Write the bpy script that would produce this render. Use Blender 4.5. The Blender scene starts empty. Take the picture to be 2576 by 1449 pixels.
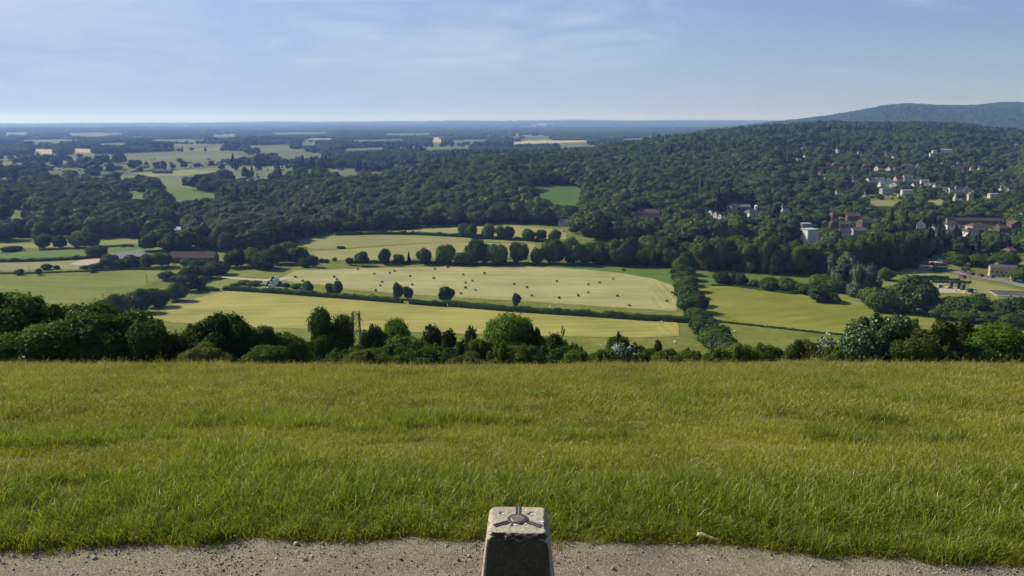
HAZE = 8e-5
USE_DENOISE = True
import bpy, bmesh, math, random
import numpy as np
from mathutils import Vector, geometry

random.seed(7)
RNG = np.random.default_rng(7)
SC = bpy.context.scene
COL = SC.collection
R = math.radians
PI = math.pi

# ---------------------------------------------------------------- camera
EYE = 3.45                      # eye height above the gravel path
F = 2003.6                      # focal length, in the 2576-wide survey units used below
CU, CV = 1288.0, 724.5
PITCH = R(11.8)
cp, sp = math.cos(PITCH), math.sin(PITCH)
cam_d = bpy.data.cameras.new("camera")
cam_d.sensor_width = 36.0
cam_d.lens = 36.0 * F / 2576.0
cam_d.clip_start = 0.2
cam_d.clip_end = 60000.0
cam = bpy.data.objects.new("camera", cam_d)
COL.objects.link(cam)
cam.location = (0, 0, EYE)
cam.rotation_euler = (R(90) - PITCH, 0, 0)
SC.camera = cam


def proj(x, y, z):
    """world -> survey units (u, v)"""
    z = z - EYE
    d = y * cp - z * sp
    up = y * sp + z * cp
    return CU + F * x / d, CV - F * up / d


# ---------------------------------------------------------------- numpy noise
def _h(ix, iy, seed):
    n = (ix * 374761393 + iy * 668265263 + seed * 974711) & 0x7FFFFFFF
    n = ((n ^ (n >> 13)) * 1274126177) & 0x7FFFFFFF
    return ((n ^ (n >> 16)) & 0xFFFF) / 65535.0


def vnoise(x, y, seed=0):
    x = np.asarray(x, float); y = np.asarray(y, float)
    ix = np.floor(x).astype(np.int64); iy = np.floor(y).astype(np.int64)
    fx = x - ix; fy = y - iy
    fx = fx * fx * (3 - 2 * fx); fy = fy * fy * (3 - 2 * fy)
    a = _h(ix, iy, seed); b = _h(ix + 1, iy, seed); c = _h(ix, iy + 1, seed); d = _h(ix + 1, iy + 1, seed)
    return (a * (1 - fx) + b * fx) * (1 - fy) + (c * (1 - fx) + d * fx) * fy


def fbm(x, y, seed=0, o=3):
    s = 0; a = 0.5
    for i in range(o):
        s = s + a * vnoise(np.asarray(x) * 2 ** i, np.asarray(y) * 2 ** i, seed + i * 17); a *= 0.5
    return s / (1 - 0.5 ** o)


# ---------------------------------------------------------------- terrain
PY = np.array([-80, -40, -4, 1.2, 2.6, 3.4, 6.2, 12, 24, 33, 38, 42, 48, 70, 110, 160, 210, 260, 320, 400, 500, 700, 1000, 3000, 60000.])
PZ = np.array([2.0, 0.5, -1.5, -1.7, -3.2, -3.43, -3.47, -4.85, -7.85, -10.45, -12.1, -13.6, -15.9, -24.5, -40.5, -60, -76, -86, -92.5, -97, -100, -101, -101.5, -104, -104.])


def _pchip(xs, ys):
    h = np.diff(xs); dl = np.diff(ys) / h
    m = np.zeros_like(xs)
    for i in range(1, len(xs) - 1):
        if dl[i - 1] * dl[i] > 0:
            w1 = 2 * h[i] + h[i - 1]; w2 = h[i] + 2 * h[i - 1]
            m[i] = (w1 + w2) / (w1 / dl[i - 1] + w2 / dl[i])
    m[0] = dl[0]; m[-1] = dl[-1]

    def f(x):
        x = np.clip(x, xs[0], xs[-1])
        i = np.clip(np.searchsorted(xs, x) - 1, 0, len(xs) - 2)
        t = (x - xs[i]) / h[i]
        return ((1 + 2 * t) * (1 - t) ** 2 * ys[i] + t * (1 - t) ** 2 * h[i] * m[i]
                + t * t * (3 - 2 * t) * ys[i + 1] + t * t * (t - 1) * h[i] * m[i + 1])
    return f


BASE = _pchip(PY, PZ)


def sst(a, b, x):
    t = np.clip((x - a) / (b - a), 0, 1)
    return t * t * (3 - 2 * t)


# wooded ridge: bearing (x / y), distance of its top, height of its top above the valley
RS = np.array([-.30, -.144, -.069, -.009, .03, .081, .156, .2755, .355, .48, .555, .605, .70, .9])
RY = np.array([1500, 1350, 1300, 1300, 1400, 1650, 1900, 2200, 2400, 2500, 2500, 2450, 2400, 2300.])
RZ = np.array([0, 2, 15, 29, 26, 28, 45, 71, 89, 92, 84, 68, 50, 40.])
# far hill behind the ridge
LS = np.array([.20, .28, .33, .38, .415, .455, .485, .52, .555, .60, .64, .70, .9])
LZ = np.array([0, 46, 90, 128, 162, 212, 232, 218, 211, 236, 234, 225, 190.])


def H(x, y):
    x = np.asarray(x, float); y = np.asarray(y, float)
    z = BASE(y)
    yy = np.maximum(y, 1.0)
    s = x / yy
    y1 = np.interp(s, RS, RY); a = np.interp(s, RS, RZ)
    t = (y - 800) / (y1 - 800)
    up = np.clip(t, 0, 1) ** 1.05
    up = up - 0.06 * np.exp(-((t - 1) / 0.12) ** 2)
    z = z + a * np.where(t < 1, np.maximum(up, 0), 0.94 * np.exp(-np.clip((y - y1) / 600.0, 0, 9) ** 2))
    lz = np.interp(s, LS, LZ, left=0)
    z = z + lz * np.exp(-((y - 6600) / 1500.0) ** 2)
    w = sst(2200, 4500, y)
    z = z + w * (fbm(x / 1500.0, y / 1100.0, 3) - .45) * (26 + 30 * sst(5000, 12000, y))
    fr = np.interp(s, [-.7, -.64, -.2, 0, .25, .7], [18, 28, 82, 104, 112, 100])
    z = z + fr * sst(12500, 20000, y)
    m = sst(300, 700, y) * (1 - sst(2000, 3000, y))
    z = z + m * (fbm(x / 260.0, y / 260.0, 9) - .5) * 3.0
    n = 1 - sst(60, 120, y)
    nn = sst(6.0, 8.0, y) * n
    z = z + nn * (fbm(x / 6.0, y / 4.0, 21) - .5) * 0.34
    z = z - .22 * sst(26, 36, y) * n * np.exp(-((x + 6) / 6.0) ** 2)
    return z + EYE


_T = np.concatenate([np.linspace(3, 300, 900), np.geomspace(301, 26000, 5000)])


def pick(u, v, near=250.0):
    """ground point seen along a survey direction, first hit beyond distance near"""
    dx = (u - CU) / F; dv = (CV - v) / F
    # forward axis (0, cp, -sp), up axis (0, sp, cp)
    wy = cp + dv * sp
    wz = -sp + dv * cp
    t = _T[_T >= near] / wy
    x = dx * t; y = wy * t; z = EYE + wz * t
    g = H(x, y)
    b = z <= g
    if not b.any():
        i = len(t) - 1
        return float(x[i]), float(y[i]), float(g[i])
    i = int(np.argmax(b))
    if i == 0:
        return float(x[0]), float(y[0]), float(g[0])
    e0 = z[i - 1] - g[i - 1]; e1 = g[i] - z[i]
    k = e0 / (e0 + e1 + 1e-9)
    xx = x[i - 1] + k * (x[i] - x[i - 1]); yv = y[i - 1] + k * (y[i] - y[i - 1])
    return float(xx), float(yv), float(H(xx, yv))


def at_dist(u, dist):
    """ground point on bearing u at forward distance dist"""
    x = 0.0
    for _ in range(6):
        z = float(H(x, dist)) - EYE
        x = (u - CU) / F * (dist * cp - z * sp)
    return x, dist, float(H(x, dist))


def size_at(p):
    """metres per survey unit at a point"""
    return (p[1] * cp - (p[2] - EYE) * sp) / F


# ---------------------------------------------------------------- helpers
def link(o, parent=None):
    COL.objects.link(o)
    if parent is not None:
        o.parent = parent
    return o


def tag(o, label=None, cat=None, group=None, kind=None):
    if label: o['label'] = label
    if cat: o['category'] = cat
    if group: o['group'] = group
    if kind: o['kind'] = kind
    return o


def empty(name, loc, rz=0.0):
    o = bpy.data.objects.new(name, None)
    o.empty_display_size = 0.5
    COL.objects.link(o)
    o.location = loc; o.rotation_euler = (0, 0, rz)
    return o


def np_mesh(name, V, Q=None, T=None, mats=(), qmat=None, tmat=None, smooth=False):
    """numpy vertices, quads and triangles -> mesh"""
    me = bpy.data.meshes.new(name)
    V = np.asarray(V, np.float32)
    Q = np.zeros((0, 4), np.int32) if Q is None else np.asarray(Q, np.int32)
    T = np.zeros((0, 3), np.int32) if T is None else np.asarray(T, np.int32)
    me.vertices.add(len(V)); me.vertices.foreach_set("co", V.ravel())
    nl = Q.size + T.size
    me.loops.add(nl)
    me.loops.foreach_set("vertex_index", np.concatenate([Q.ravel(), T.ravel()]).astype(np.int32))
    me.polygons.add(len(Q) + len(T))
    st = np.concatenate([np.arange(len(Q)) * 4, Q.size + np.arange(len(T)) * 3]).astype(np.int32)
    me.polygons.foreach_set("loop_start", st)
    for m in mats:
        me.materials.append(m)
    if qmat is not None or tmat is not None:
        a = np.zeros(len(Q), np.int32) if qmat is None else np.asarray(qmat, np.int32)
        b = np.zeros(len(T), np.int32) if tmat is None else np.asarray(tmat, np.int32)
        me.polygons.foreach_set("material_index", np.concatenate([a, b]).astype(np.int32))
    me.update(calc_edges=True)
    me.validate()
    if smooth:
        me.polygons.foreach_set("use_smooth", np.ones(len(me.polygons), bool))
    return me


class MB:
    """collects simple shapes into one mesh"""
    def __init__(self):
        self.v = []; self.f = []

    def add(self, vs, fs):
        n = len(self.v)
        self.v += [tuple(p) for p in vs]
        self.f += [tuple(i + n for i in f) for f in fs]

    def box(self, x0, x1, y0, y1, z0, z1):
        self.add([(x0, y0, z0), (x1, y0, z0), (x1, y1, z0), (x0, y1, z0), (x0, y0, z1), (x1, y0, z1), (x1, y1, z1), (x0, y1, z1)],
                 [(3, 2, 1, 0), (4, 5, 6, 7), (0, 1, 5, 4), (1, 2, 6, 5), (2, 3, 7, 6), (3, 0, 4, 7)])

    def bar(self, a, b, r, n=6, r2=None):
        a = Vector(a); b = Vector(b); d = (b - a).normalized()
        s = d.orthogonal().normalized(); t = d.cross(s)
        r2 = r if r2 is None else r2
        vs = []
        for p, rr in ((a, r), (b, r2)):
            for i in range(n):
                w = 2 * PI * i / n
                vs.append(p + rr * (math.cos(w) * s + math.sin(w) * t))
        fs = [(i, (i + 1) % n, n + (i + 1) % n, n + i) for i in range(n)]
        fs += [tuple(range(n - 1, -1, -1)), tuple(range(n, 2 * n))]
        self.add(vs, fs)

    def lathe(self, prof, n=16, c=(0, 0, 0)):
        """prof: (radius, z) from the bottom up, closed with caps"""
        vs = []
        for r, z in prof:
            for i in range(n):
                w = 2 * PI * i / n
                vs.append((c[0] + r * math.cos(w), c[1] + r * math.sin(w), c[2] + z))
        fs = []
        for k in range(len(prof) - 1):
            for i in range(n):
                j = (i + 1) % n
                fs.append((k * n + i, k * n + j, (k + 1) * n + j, (k + 1) * n + i))
        fs.append(tuple(range(n - 1, -1, -1)))
        fs.append(tuple((len(prof) - 1) * n + i for i in range(n)))
        self.add(vs, fs)

    def build(self, name, mat, parent=None, smooth=False, bevel=0.0):
        me = bpy.data.meshes.new(name)
        me.from_pydata(self.v, [], self.f)
        me.materials.append(mat)
        me.update()
        if smooth:
            me.polygons.foreach_set("use_smooth", np.ones(len(me.polygons), bool))
        o = bpy.data.objects.new(name, me)
        link(o, parent)
        if bevel:
            m = o.modifiers.new("bevel", 'BEVEL'); m.width = bevel; m.segments = 2; m.limit_method = 'ANGLE'
        return o


def copy_tree(o, parent=None):
    c = o.copy(); COL.objects.link(c)
    if parent is not None: c.parent = parent
    for ch in list(o.children):
        copy_tree(ch, c)
    return c


# ---------------------------------------------------------------- materials
class NT:
    def __init__(self, name):
        self.m = bpy.data.materials.new(name); self.m.use_nodes = True
        self.t = self.m.node_tree; self.t.nodes.clear()
        self.out = self.t.nodes.new('ShaderNodeOutputMaterial')

    def n(self, typ, **kw):
        nd = self.t.nodes.new(typ)
        for k, v in kw.items():
            if k.startswith('i_'):
                key = k[2:]
                nd.inputs[int(key) if key.isdigit() else key.replace('_', ' ')].default_value = v
            else:
                setattr(nd, k, v)
        return nd

    def l(self, a, b):
        self.t.links.new(a, b)

    def ramp(self, fac, stops):
        r = self.n('ShaderNodeValToRGB')
        e = r.color_ramp.elements
        while len(e) < len(stops): e.new(0.5)
        for i, (p, c) in enumerate(stops):
            e[i].position = p; e[i].color = (*c, 1)
        self.l(fac, r.inputs[0])
        return r.outputs[0]

    def noise(self, vec, scale, detail=3, rough=.55):
        nd = self.n('ShaderNodeTexNoise', i_Scale=scale, i_Detail=detail, i_Roughness=rough)
        if vec is not None: self.l(vec, nd.inputs['Vector'])
        return nd.outputs['Fac']

    def mapped(self, vec, scale=(1, 1, 1), rot=(0, 0, 0)):
        nd = self.n('ShaderNodeMapping')
        nd.inputs['Scale'].default_value = scale; nd.inputs['Rotation'].default_value = rot
        self.l(vec, nd.inputs['Vector'])
        return nd.outputs[0]

    def mix(self, fac, a, b, mode='MIX'):
        nd = self.n('ShaderNodeMix', data_type='RGBA', blend_type=mode)
        for s, v in ((nd.inputs[0], fac), (nd.inputs[6], a), (nd.inputs[7], b)):
            if hasattr(v, 'links') or isinstance(v, bpy.types.NodeSocket): self.l(v, s)
            elif isinstance(v, (int, float)): s.default_value = v
            else: s.default_value = (*v, 1)
        return nd.outputs[2]

    def math(self, op, a, b=0.0, c=None):
        nd = self.n('ShaderNodeMath', operation=op)
        for s, v in zip(nd.inputs, (a, b, c)):
            if v is None: continue
            if isinstance(v, bpy.types.NodeSocket): self.l(v, s)
            else: s.default_value = v
        return nd.outputs[0]

    def pos(self):
        return self.n('ShaderNodeNewGeometry').outputs['Position']

    def obj(self):
        return self.n('ShaderNodeTexCoord').outputs['Object']

    def bsdf(self, col, rough=.85, spec=.3, bump=None, bstr=.3, bdist=.05):
        b = self.n('ShaderNodeBsdfPrincipled')
        if isinstance(col, bpy.types.NodeSocket): self.l(col, b.inputs['Base Color'])
        else: b.inputs['Base Color'].default_value = (*col, 1)
        b.inputs['Roughness'].default_value = rough
        b.inputs['Specular IOR Level'].default_value = spec
        if bump is not None:
            bp = self.n('ShaderNodeBump', i_Strength=bstr, i_Distance=bdist)
            self.l(bump, bp.inputs['Height']); self.l(bp.outputs[0], b.inputs['Normal'])
        self.l(b.outputs[0], self.out.inputs[0])
        return b


def mat_plain(name, col, rough=.75, var=.25, scale=1.5, spec=.25, metal=0.0, bstr=.2):
    k = NT(name)
    n = k.noise(k.obj(), scale, 4)
    lo = tuple(c * (1 - var) for c in col); hi = tuple(min(1, c * (1 + var)) for c in col)
    b = k.bsdf(k.ramp(n, [(.3, lo), (.7, hi)]), rough, spec, n, bstr, .03)
    b.inputs['Metallic'].default_value = metal
    return k.m


def mat_foliage(name, dark, light, trans=.35, noise_scale=.25, per=.55, white=None, whitefrac=.0, stops=None, gloss=.012, stand=0.0):
    """leaves: colour differs from plant to plant and from clump to clump"""
    k = NT(name)
    oi = k.n('ShaderNodeObjectInfo').outputs['Random']
    nz = k.noise(k.obj(), noise_scale, 3)
    nz = k.math('MULTIPLY_ADD', k.math('SUBTRACT', nz, .5), 1.6, .5)
    f = k.math('ADD', k.math('MULTIPLY', oi, per), k.math('MULTIPLY', nz, 1 - per))
    if stand:                     # neighbouring trees of a stand look alike
        sn = k.noise(k.mapped(k.pos(), (1, 1, 0)), .0075, 3, .6)
        f = k.math('ADD', k.math('MULTIPLY', f, 1 - stand), k.math('MULTIPLY', k.math('MULTIPLY_ADD', k.math('SUBTRACT', sn, .5), 2.2, .5), stand))
    col = k.ramp(f, stops or [(.15, dark), (.85, light)])
    if white is not None:
        rnd = k.n('ShaderNodeNewGeometry').outputs['Random Per Island']
        w = k.math('LESS_THAN', rnd, whitefrac)
        col = k.mix(w, col, white)
    d = k.n('ShaderNodeBsdfDiffuse'); k.l(col, d.inputs[0])
    t = k.n('ShaderNodeBsdfTranslucent')
    tc = k.mix(1.0, col, (1.2, 1.25, .5), 'MULTIPLY'); k.l(tc, t.inputs[0])
    m1 = k.n('ShaderNodeMixShader'); m1.inputs[0].default_value = trans
    k.l(d.outputs[0], m1.inputs[1]); k.l(t.outputs[0], m1.inputs[2])
    g = k.n('ShaderNodeBsdfGlossy', i_Roughness=.45); g.inputs[0].default_value = (.6, .65, .6, 1)
    m2 = k.n('ShaderNodeMixShader'); m2.inputs[0].default_value = gloss
    k.l(m1.outputs[0], m2.inputs[1]); k.l(g.outputs[0], m2.inputs[2])
    k.l(m2.outputs[0], k.out.inputs[0])
    return k.m


def mat_field(name, a, b, c, rot=0.0, sx=.02, sy=.35, patch=.02, speck=None, rows=.045, rowamp=.0, con=2.6):
    """mown or grazed field: soft patches plus streaks along the mowing direction"""
    k = NT(name)
    p = k.mapped(k.pos(), (1, 1, .0), (0, 0, rot))
    n1 = k.noise(p, patch, 4)
    st = k.noise(k.mapped(p, (sx, sy, 1)), 1.0, 4, .65)
    n2 = k.noise(p, .6, 4, .7)
    n4 = k.noise(k.mapped(p, (.5, 1.2, 1)), .16, 6, .75)
    f = k.math('ADD', k.math('MULTIPLY', st, .36), k.math('MULTIPLY', n1, .36))
    f = k.math('ADD', f, k.math('ADD', k.math('MULTIPLY', n2, .13), k.math('MULTIPLY', n4, .20)))
    f = k.math('MULTIPLY_ADD', k.math('SUBTRACT', f, .5), con, .5)
    wv = k.n('ShaderNodeTexWave', i_Scale=rows, i_Distortion=2.2, i_Detail=2, i_Detail_Scale=.35)
    wv.bands_direction = 'Y'; k.l(p, wv.inputs['Vector'])
    f = k.math('ADD', f, k.math('MULTIPLY', k.math('SUBTRACT', wv.outputs['Fac'], .5), rowamp))
    col = k.ramp(f, [(.12, a), (.5, b), (.9, c)])
    if speck:
        w = k.noise(k.mapped(p, (.25, .9, 1)), 1.0, 2, .5)
        col = k.mix(k.ramp(w, [(.66, (0, 0, 0)), (.76, (1, 1, 1))]), col, speck)
    k.bsdf(col, .95, .1, n2, .6, .4)
    return k.m
# ================================================================ light
SUN_AZ, SUN_EL = R(63), R(38)          # to the viewer's left of straight ahead
S = Vector((-math.sin(SUN_AZ) * math.cos(SUN_EL), math.cos(SUN_AZ) * math.cos(SUN_EL), math.sin(SUN_EL)))
sd = bpy.data.lights.new("sun", 'SUN')
sd.energy = 5.0; sd.angle = R(.53); sd.color = (1.0, .94, .80)
sun = bpy.data.objects.new("sun", sd); COL.objects.link(sun)
sun.rotation_euler = (-S).to_track_quat('-Z', 'Y').to_euler()
sun.location = (-60, 40, 80)

w = bpy.data.worlds.new("World"); SC.world = w; w.use_nodes = True
wt = w.node_tree; wt.nodes.clear()
wo = wt.nodes.new('ShaderNodeOutputWorld'); bg = wt.nodes.new('ShaderNodeBackground')
sky = wt.nodes.new('ShaderNodeTexSky'); sky.sky_type = 'NISHITA'; sky.sun_disc = False
sky.sun_elevation = SUN_EL; sky.sun_rotation = -SUN_AZ
sky.altitude = 150; sky.air_density = 1.0; sky.dust_density = .3; sky.ozone_density = 2.5
bg.inputs['Strength'].default_value = .055
# thin high cirrus: wisps on a flat layer far above
tc = wt.nodes.new('ShaderNodeTexCoord')
sx = wt.nodes.new('ShaderNodeSeparateXYZ'); wt.links.new(tc.outputs['Generated'], sx.inputs[0])


def wm(op, a, b=0.0, c=None):
    nd = wt.nodes.new('ShaderNodeMath'); nd.operation = op
    for s_, v_ in zip(nd.inputs, (a, b, c)):
        if v_ is None: continue
        if isinstance(v_, bpy.types.NodeSocket): wt.links.new(v_, s_)
        else: s_.default_value = v_
    return nd.outputs[0]


zz = wm('ADD', wm('MAXIMUM', sx.outputs[2], 0.0), .12)
cx = wm('DIVIDE', sx.outputs[0], zz); cy = wm('DIVIDE', sx.outputs[1], zz)
cv = wt.nodes.new('ShaderNodeCombineXYZ'); wt.links.new(cx, cv.inputs[0]); wt.links.new(cy, cv.inputs[1])
mp = wt.nodes.new('ShaderNodeMapping'); mp.inputs['Rotation'].default_value = (0, 0, R(-28)); mp.inputs['Scale'].default_value = (.85, .95, 1)
mp.inputs['Location'].default_value = (3.1, .4, 0)
wt.links.new(cv.outputs[0], mp.inputs[0])
n1 = wt.nodes.new('ShaderNodeTexNoise'); n1.inputs['Scale'].default_value = 1.1; n1.inputs['Detail'].default_value = 6; n1.inputs['Roughness'].default_value = .62; n1.inputs['Distortion'].default_value = 1.9
wt.links.new(mp.outputs[0], n1.inputs['Vector'])
n2 = wt.nodes.new('ShaderNodeTexNoise'); n2.inputs['Scale'].default_value = .35; n2.inputs['Detail'].default_value = 2
wt.links.new(cv.outputs[0], n2.inputs['Vector'])
cl = wm('ADD', n1.outputs['Fac'], wm('MULTIPLY', wm('SUBTRACT', n2.outputs['Fac'], .5), .9))
cl = wm('ADD', cl, wm('MULTIPLY', sx.outputs[0], -.22))
rr = wt.nodes.new('ShaderNodeValToRGB'); rr.color_ramp.elements[0].position = .44; rr.color_ramp.elements[1].position = .80
wt.links.new(cl, rr.inputs[0])
fac = wm('MULTIPLY', wm('MULTIPLY', rr.outputs[0], wm('MINIMUM', wm('MULTIPLY_ADD', sx.outputs[2], 11.0, .12), 1.0)), .40)
mx = wt.nodes.new('ShaderNodeMix'); mx.data_type = 'RGBA'
wt.links.new(fac, mx.inputs[0]); vl = wt.nodes.new('ShaderNodeMix'); vl.data_type = 'RGBA'; vm = wt.nodes.new('ShaderNodeValToRGB'); ve = vm.color_ramp.elements; ve[0].position = 0; ve[0].color = (.8, .8, .8, 1); ve[1].position = .6; ve[1].color = (.05, .05, .05, 1); vx = ve.new(.17); vx.color = (.46, .46, .46, 1)
wt.links.new(sx.outputs[2], vm.inputs[0]); wt.links.new(wm('MULTIPLY', vm.outputs[0], wm('MULTIPLY_ADD', sx.outputs[0], -1.25, .98)), vl.inputs[0]); wt.links.new(sky.outputs[0], vl.inputs[6]); vl.inputs[7].default_value = (5.9, 6.8, 7.9, 1)
wt.links.new(vl.outputs[2], mx.inputs[6]); mx.inputs[7].default_value = (10.6, 10.6, 9.6, 1)
tn = wt.nodes.new('ShaderNodeMix'); tn.data_type = 'RGBA'; tn.blend_type = 'MULTIPLY'; tn.inputs[0].default_value = 1
tn.inputs[7].default_value = (.90, .985, 1.25, 1)
wt.links.new(mx.outputs[2], tn.inputs[6]); wt.links.new(tn.outputs[2], bg.inputs[0]); wt.links.new(bg.outputs[0], wo.inputs[0])

vs = SC.view_settings
vs.view_transform = 'Standard'; vs.look = 'None'; vs.gamma = 1; vs.exposure = .5
SC.cycles.max_bounces = 6; SC.cycles.diffuse_bounces = 2; SC.cycles.glossy_bounces = 1
SC.cycles.transmission_bounces = 3; SC.cycles.transparent_max_bounces = 4; SC.cycles.volume_bounces = 0
SC.cycles.use_denoising = USE_DENOISE
SC.cycles.denoiser = 'OPENIMAGEDENOISE'; SC.cycles.denoising_input_passes = 'RGB_ALBEDO_NORMAL'; SC.cycles.denoising_prefilter = 'FAST'
SC.cycles.sample_clamp_indirect = 4

# ================================================================ haze
k = NT("haze")
pv = k.n('ShaderNodeVolumePrincipled')
pv.inputs['Color'].default_value = (.26, .42, 1.0, 1)
pv.inputs['Density'].default_value = HAZE
pv.inputs['Absorption Color'].default_value = (1, 1, 1, 1)
pv.inputs['Anisotropy'].default_value = .25
for s_ in ('Density Attribute', 'Color Attribute', 'Temperature Attribute'):
    pv.inputs[s_].default_value = ''
k.l(pv.outputs[0], k.out.inputs['Volume'])
hz = MB(); hz.box(-26000, 26000, -900, 27000, -140, 190)
haze = hz.build("haze", k.m); tag(haze, kind='stuff', label='thin blue haze lying over the whole valley', cat='haze')

# ================================================================ ground
ys = np.concatenate([np.linspace(-80, 60, 150), np.geomspace(60.8, 26500, 420)])
ss = np.linspace(-1.0, 1.0, 300)
X = ss[None, :] * (ys[:, None] + 130); X[ys < 0] = ss[None, :] * 130
Y = np.repeat(ys[:, None], len(ss), 1)
Z = H(X, Y)
nr, nc = X.shape
i = np.arange(nr - 1)[:, None] * nc + np.arange(nc - 1)[None, :]
Q = np.stack([i, i + 1, i + nc + 1, i + nc], -1).reshape(-1, 4)

k = NT("ground")
p = k.pos()
sep = k.n('ShaderNodeSeparateXYZ'); k.l(p, sep.inputs[0])
n1 = k.noise(p, .03, 5, .6); n2 = k.noise(p, .22, 7, .78)
f = k.math('ADD', k.math('MULTIPLY', n1, .45), k.math('MULTIPLY', n2, .55))
near = k.ramp(f, [(.36, (.055, .076, .012)), (.5, (.118, .133, .022)), (.64, (.180, .178, .045))])
vo = k.n('ShaderNodeTexVoronoi', i_Scale=.0042); k.l(k.mapped(p, (1, .8, 0), (0, 0, .3)), vo.inputs['Vector'])
vs_ = k.n('ShaderNodeSeparateColor'); k.l(vo.outputs['Color'], vs_.inputs[0])
far = k.ramp(vs_.outputs[0], [(.0, (.055, .08, .03)), (.35, (.085, .11, .042)), (.65, (.11, .13, .052)), (.85, (.14, .145, .065)), (1.0, (.20, .175, .09))])
far = k.mix(k.math('MULTIPLY', n1, .35), far, (.09, .12, .045))
ff = k.n('ShaderNodeMapRange'); ff.inputs[1].default_value = 1100; ff.inputs[2].default_value = 1500; k.l(sep.outputs[1], ff.inputs[0])
mid = k.mix(ff.outputs[0], near, far)
fm = k.n('ShaderNodeMapRange'); fm.inputs[1].default_value = 60; fm.inputs[2].default_value = 90; k.l(sep.outputs[1], fm.inputs[0])
n3 = k.noise(p, 1.3, 4, .7)
mead = k.ramp(n3, [(.3, (.095, .092, .034)), (.7, (.155, .15, .045))])
k.bsdf(k.mix(fm.outputs[0], mead, mid), .95, .1, n2, .5, .3)
g = bpy.data.objects.new("ground", np_mesh("ground", np.stack([X, Y, Z], -1).reshape(-1, 3), Q, mats=[k.m], smooth=True))
link(g); tag(g, kind='structure', label='grassy valley floor and rolling country to the horizon')

# ---------------------------------------------------------------- gravel path
EDGE_U = [-400, 0, 300, 560, 900, 1200, 1600, 1800, 2100, 2400, 2576, 3000]
EDGE_V = [1385, 1382, 1368, 1356, 1352, 1347, 1355, 1367, 1390, 1412, 1420, 1430]


def path_edge_pts():
    out = []
    for u, v in zip(EDGE_U, EDGE_V):
        q = pick(u, v, near=3.0); out.append((q[0], q[1]))
    return out


_pe = path_edge_pts()
_pex = np.array([-12] + [q[0] for q in _pe] + [12]); _pey = np.array([_pe[0][1]] + [q[1] for q in _pe] + [_pe[-1][1]])


def path_edge(x):
    x = np.asarray(x, float)
    return np.interp(x, _pex, _pey) + (fbm(x * 2.2, x * 0 + 3, 5, 3) - .5) * .18


xs = np.linspace(-13, 13, 521)
tt = np.linspace(0, 1, 65)
PX = np.repeat(xs[:, None], len(tt), 1)
PYY = 3.0 + tt[None, :] * (path_edge(xs)[:, None] + .02 - 3.0)
PZZ = H(PX, PYY) + .012 + (fbm(PX * 3, PYY * 3, 31, 4) - .5) * .035 + (vnoise(PX * 38, PYY * 38, 33) - .5) * .009
PZZ[:, -1] -= .03; PZZ[:, 0] -= .05
nr, nc = PX.shape
i = np.arange(nr - 1)[:, None] * nc + np.arange(nc - 1)[None, :]
Q = np.stack([i, i + nc, i + nc + 1, i + 1], -1).reshape(-1, 4)
k = NT("gravel_path")
p = k.pos()
a = k.noise(p, 1.1, 4, .6); b = k.noise(p, 60, 3, .7); c = k.noise(p, 14, 3, .6)
f = k.math('ADD', k.math('MULTIPLY', a, .5), k.math('ADD', k.math('MULTIPLY', b, .25), k.math('MULTIPLY', c, .25)))
col = k.ramp(f, [(.30, (.135, .112, .080)), (.48, (.215, .178, .128)), (.62, (.280, .232, .165)), (.75, (.335, .275, .195))])
vo = k.n('ShaderNodeTexVoronoi', i_Scale=95.0); k.l(p, vo.inputs['Vector'])
st = k.n('ShaderNodeSeparateColor'); k.l(vo.outputs['Color'], st.inputs[0])
col = k.mix(k.math('GREATER_THAN', st.outputs[0], .70), col, (.125, .108, .085))
col = k.mix(k.math('GREATER_THAN', st.outputs[1], .975), col, (.40, .35, .28))
k.bsdf(col, .95, .15, k.math('ADD', b, k.math('MULTIPLY', vo.outputs['Distance'], -1.0)), .8, .012)
o = bpy.data.objects.new("path", np_mesh("path", np.stack([PX, PYY, PZZ], -1).reshape(-1, 3), Q, mats=[k.m], smooth=True))
link(o); tag(o, kind='structure', label='pale stony gravel path along the foot of the meadow')

# ---------------------------------------------------------------- fields lying on the ground
VISIBLE = []          # survey outlines that no tree may cover


def dens(poly, step):
    out = []
    n = len(poly)
    for a_, b_ in zip(poly, poly[1:] + poly[:1]):
        d = math.hypot(b_[0] - a_[0], b_[1] - a_[1]); m = max(1, int(d / step))
        out += [(a_[0] + (b_[0] - a_[0]) * j / m, a_[1] + (b_[1] - a_[1]) * j / m) for j in range(m)]
    return out


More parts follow.
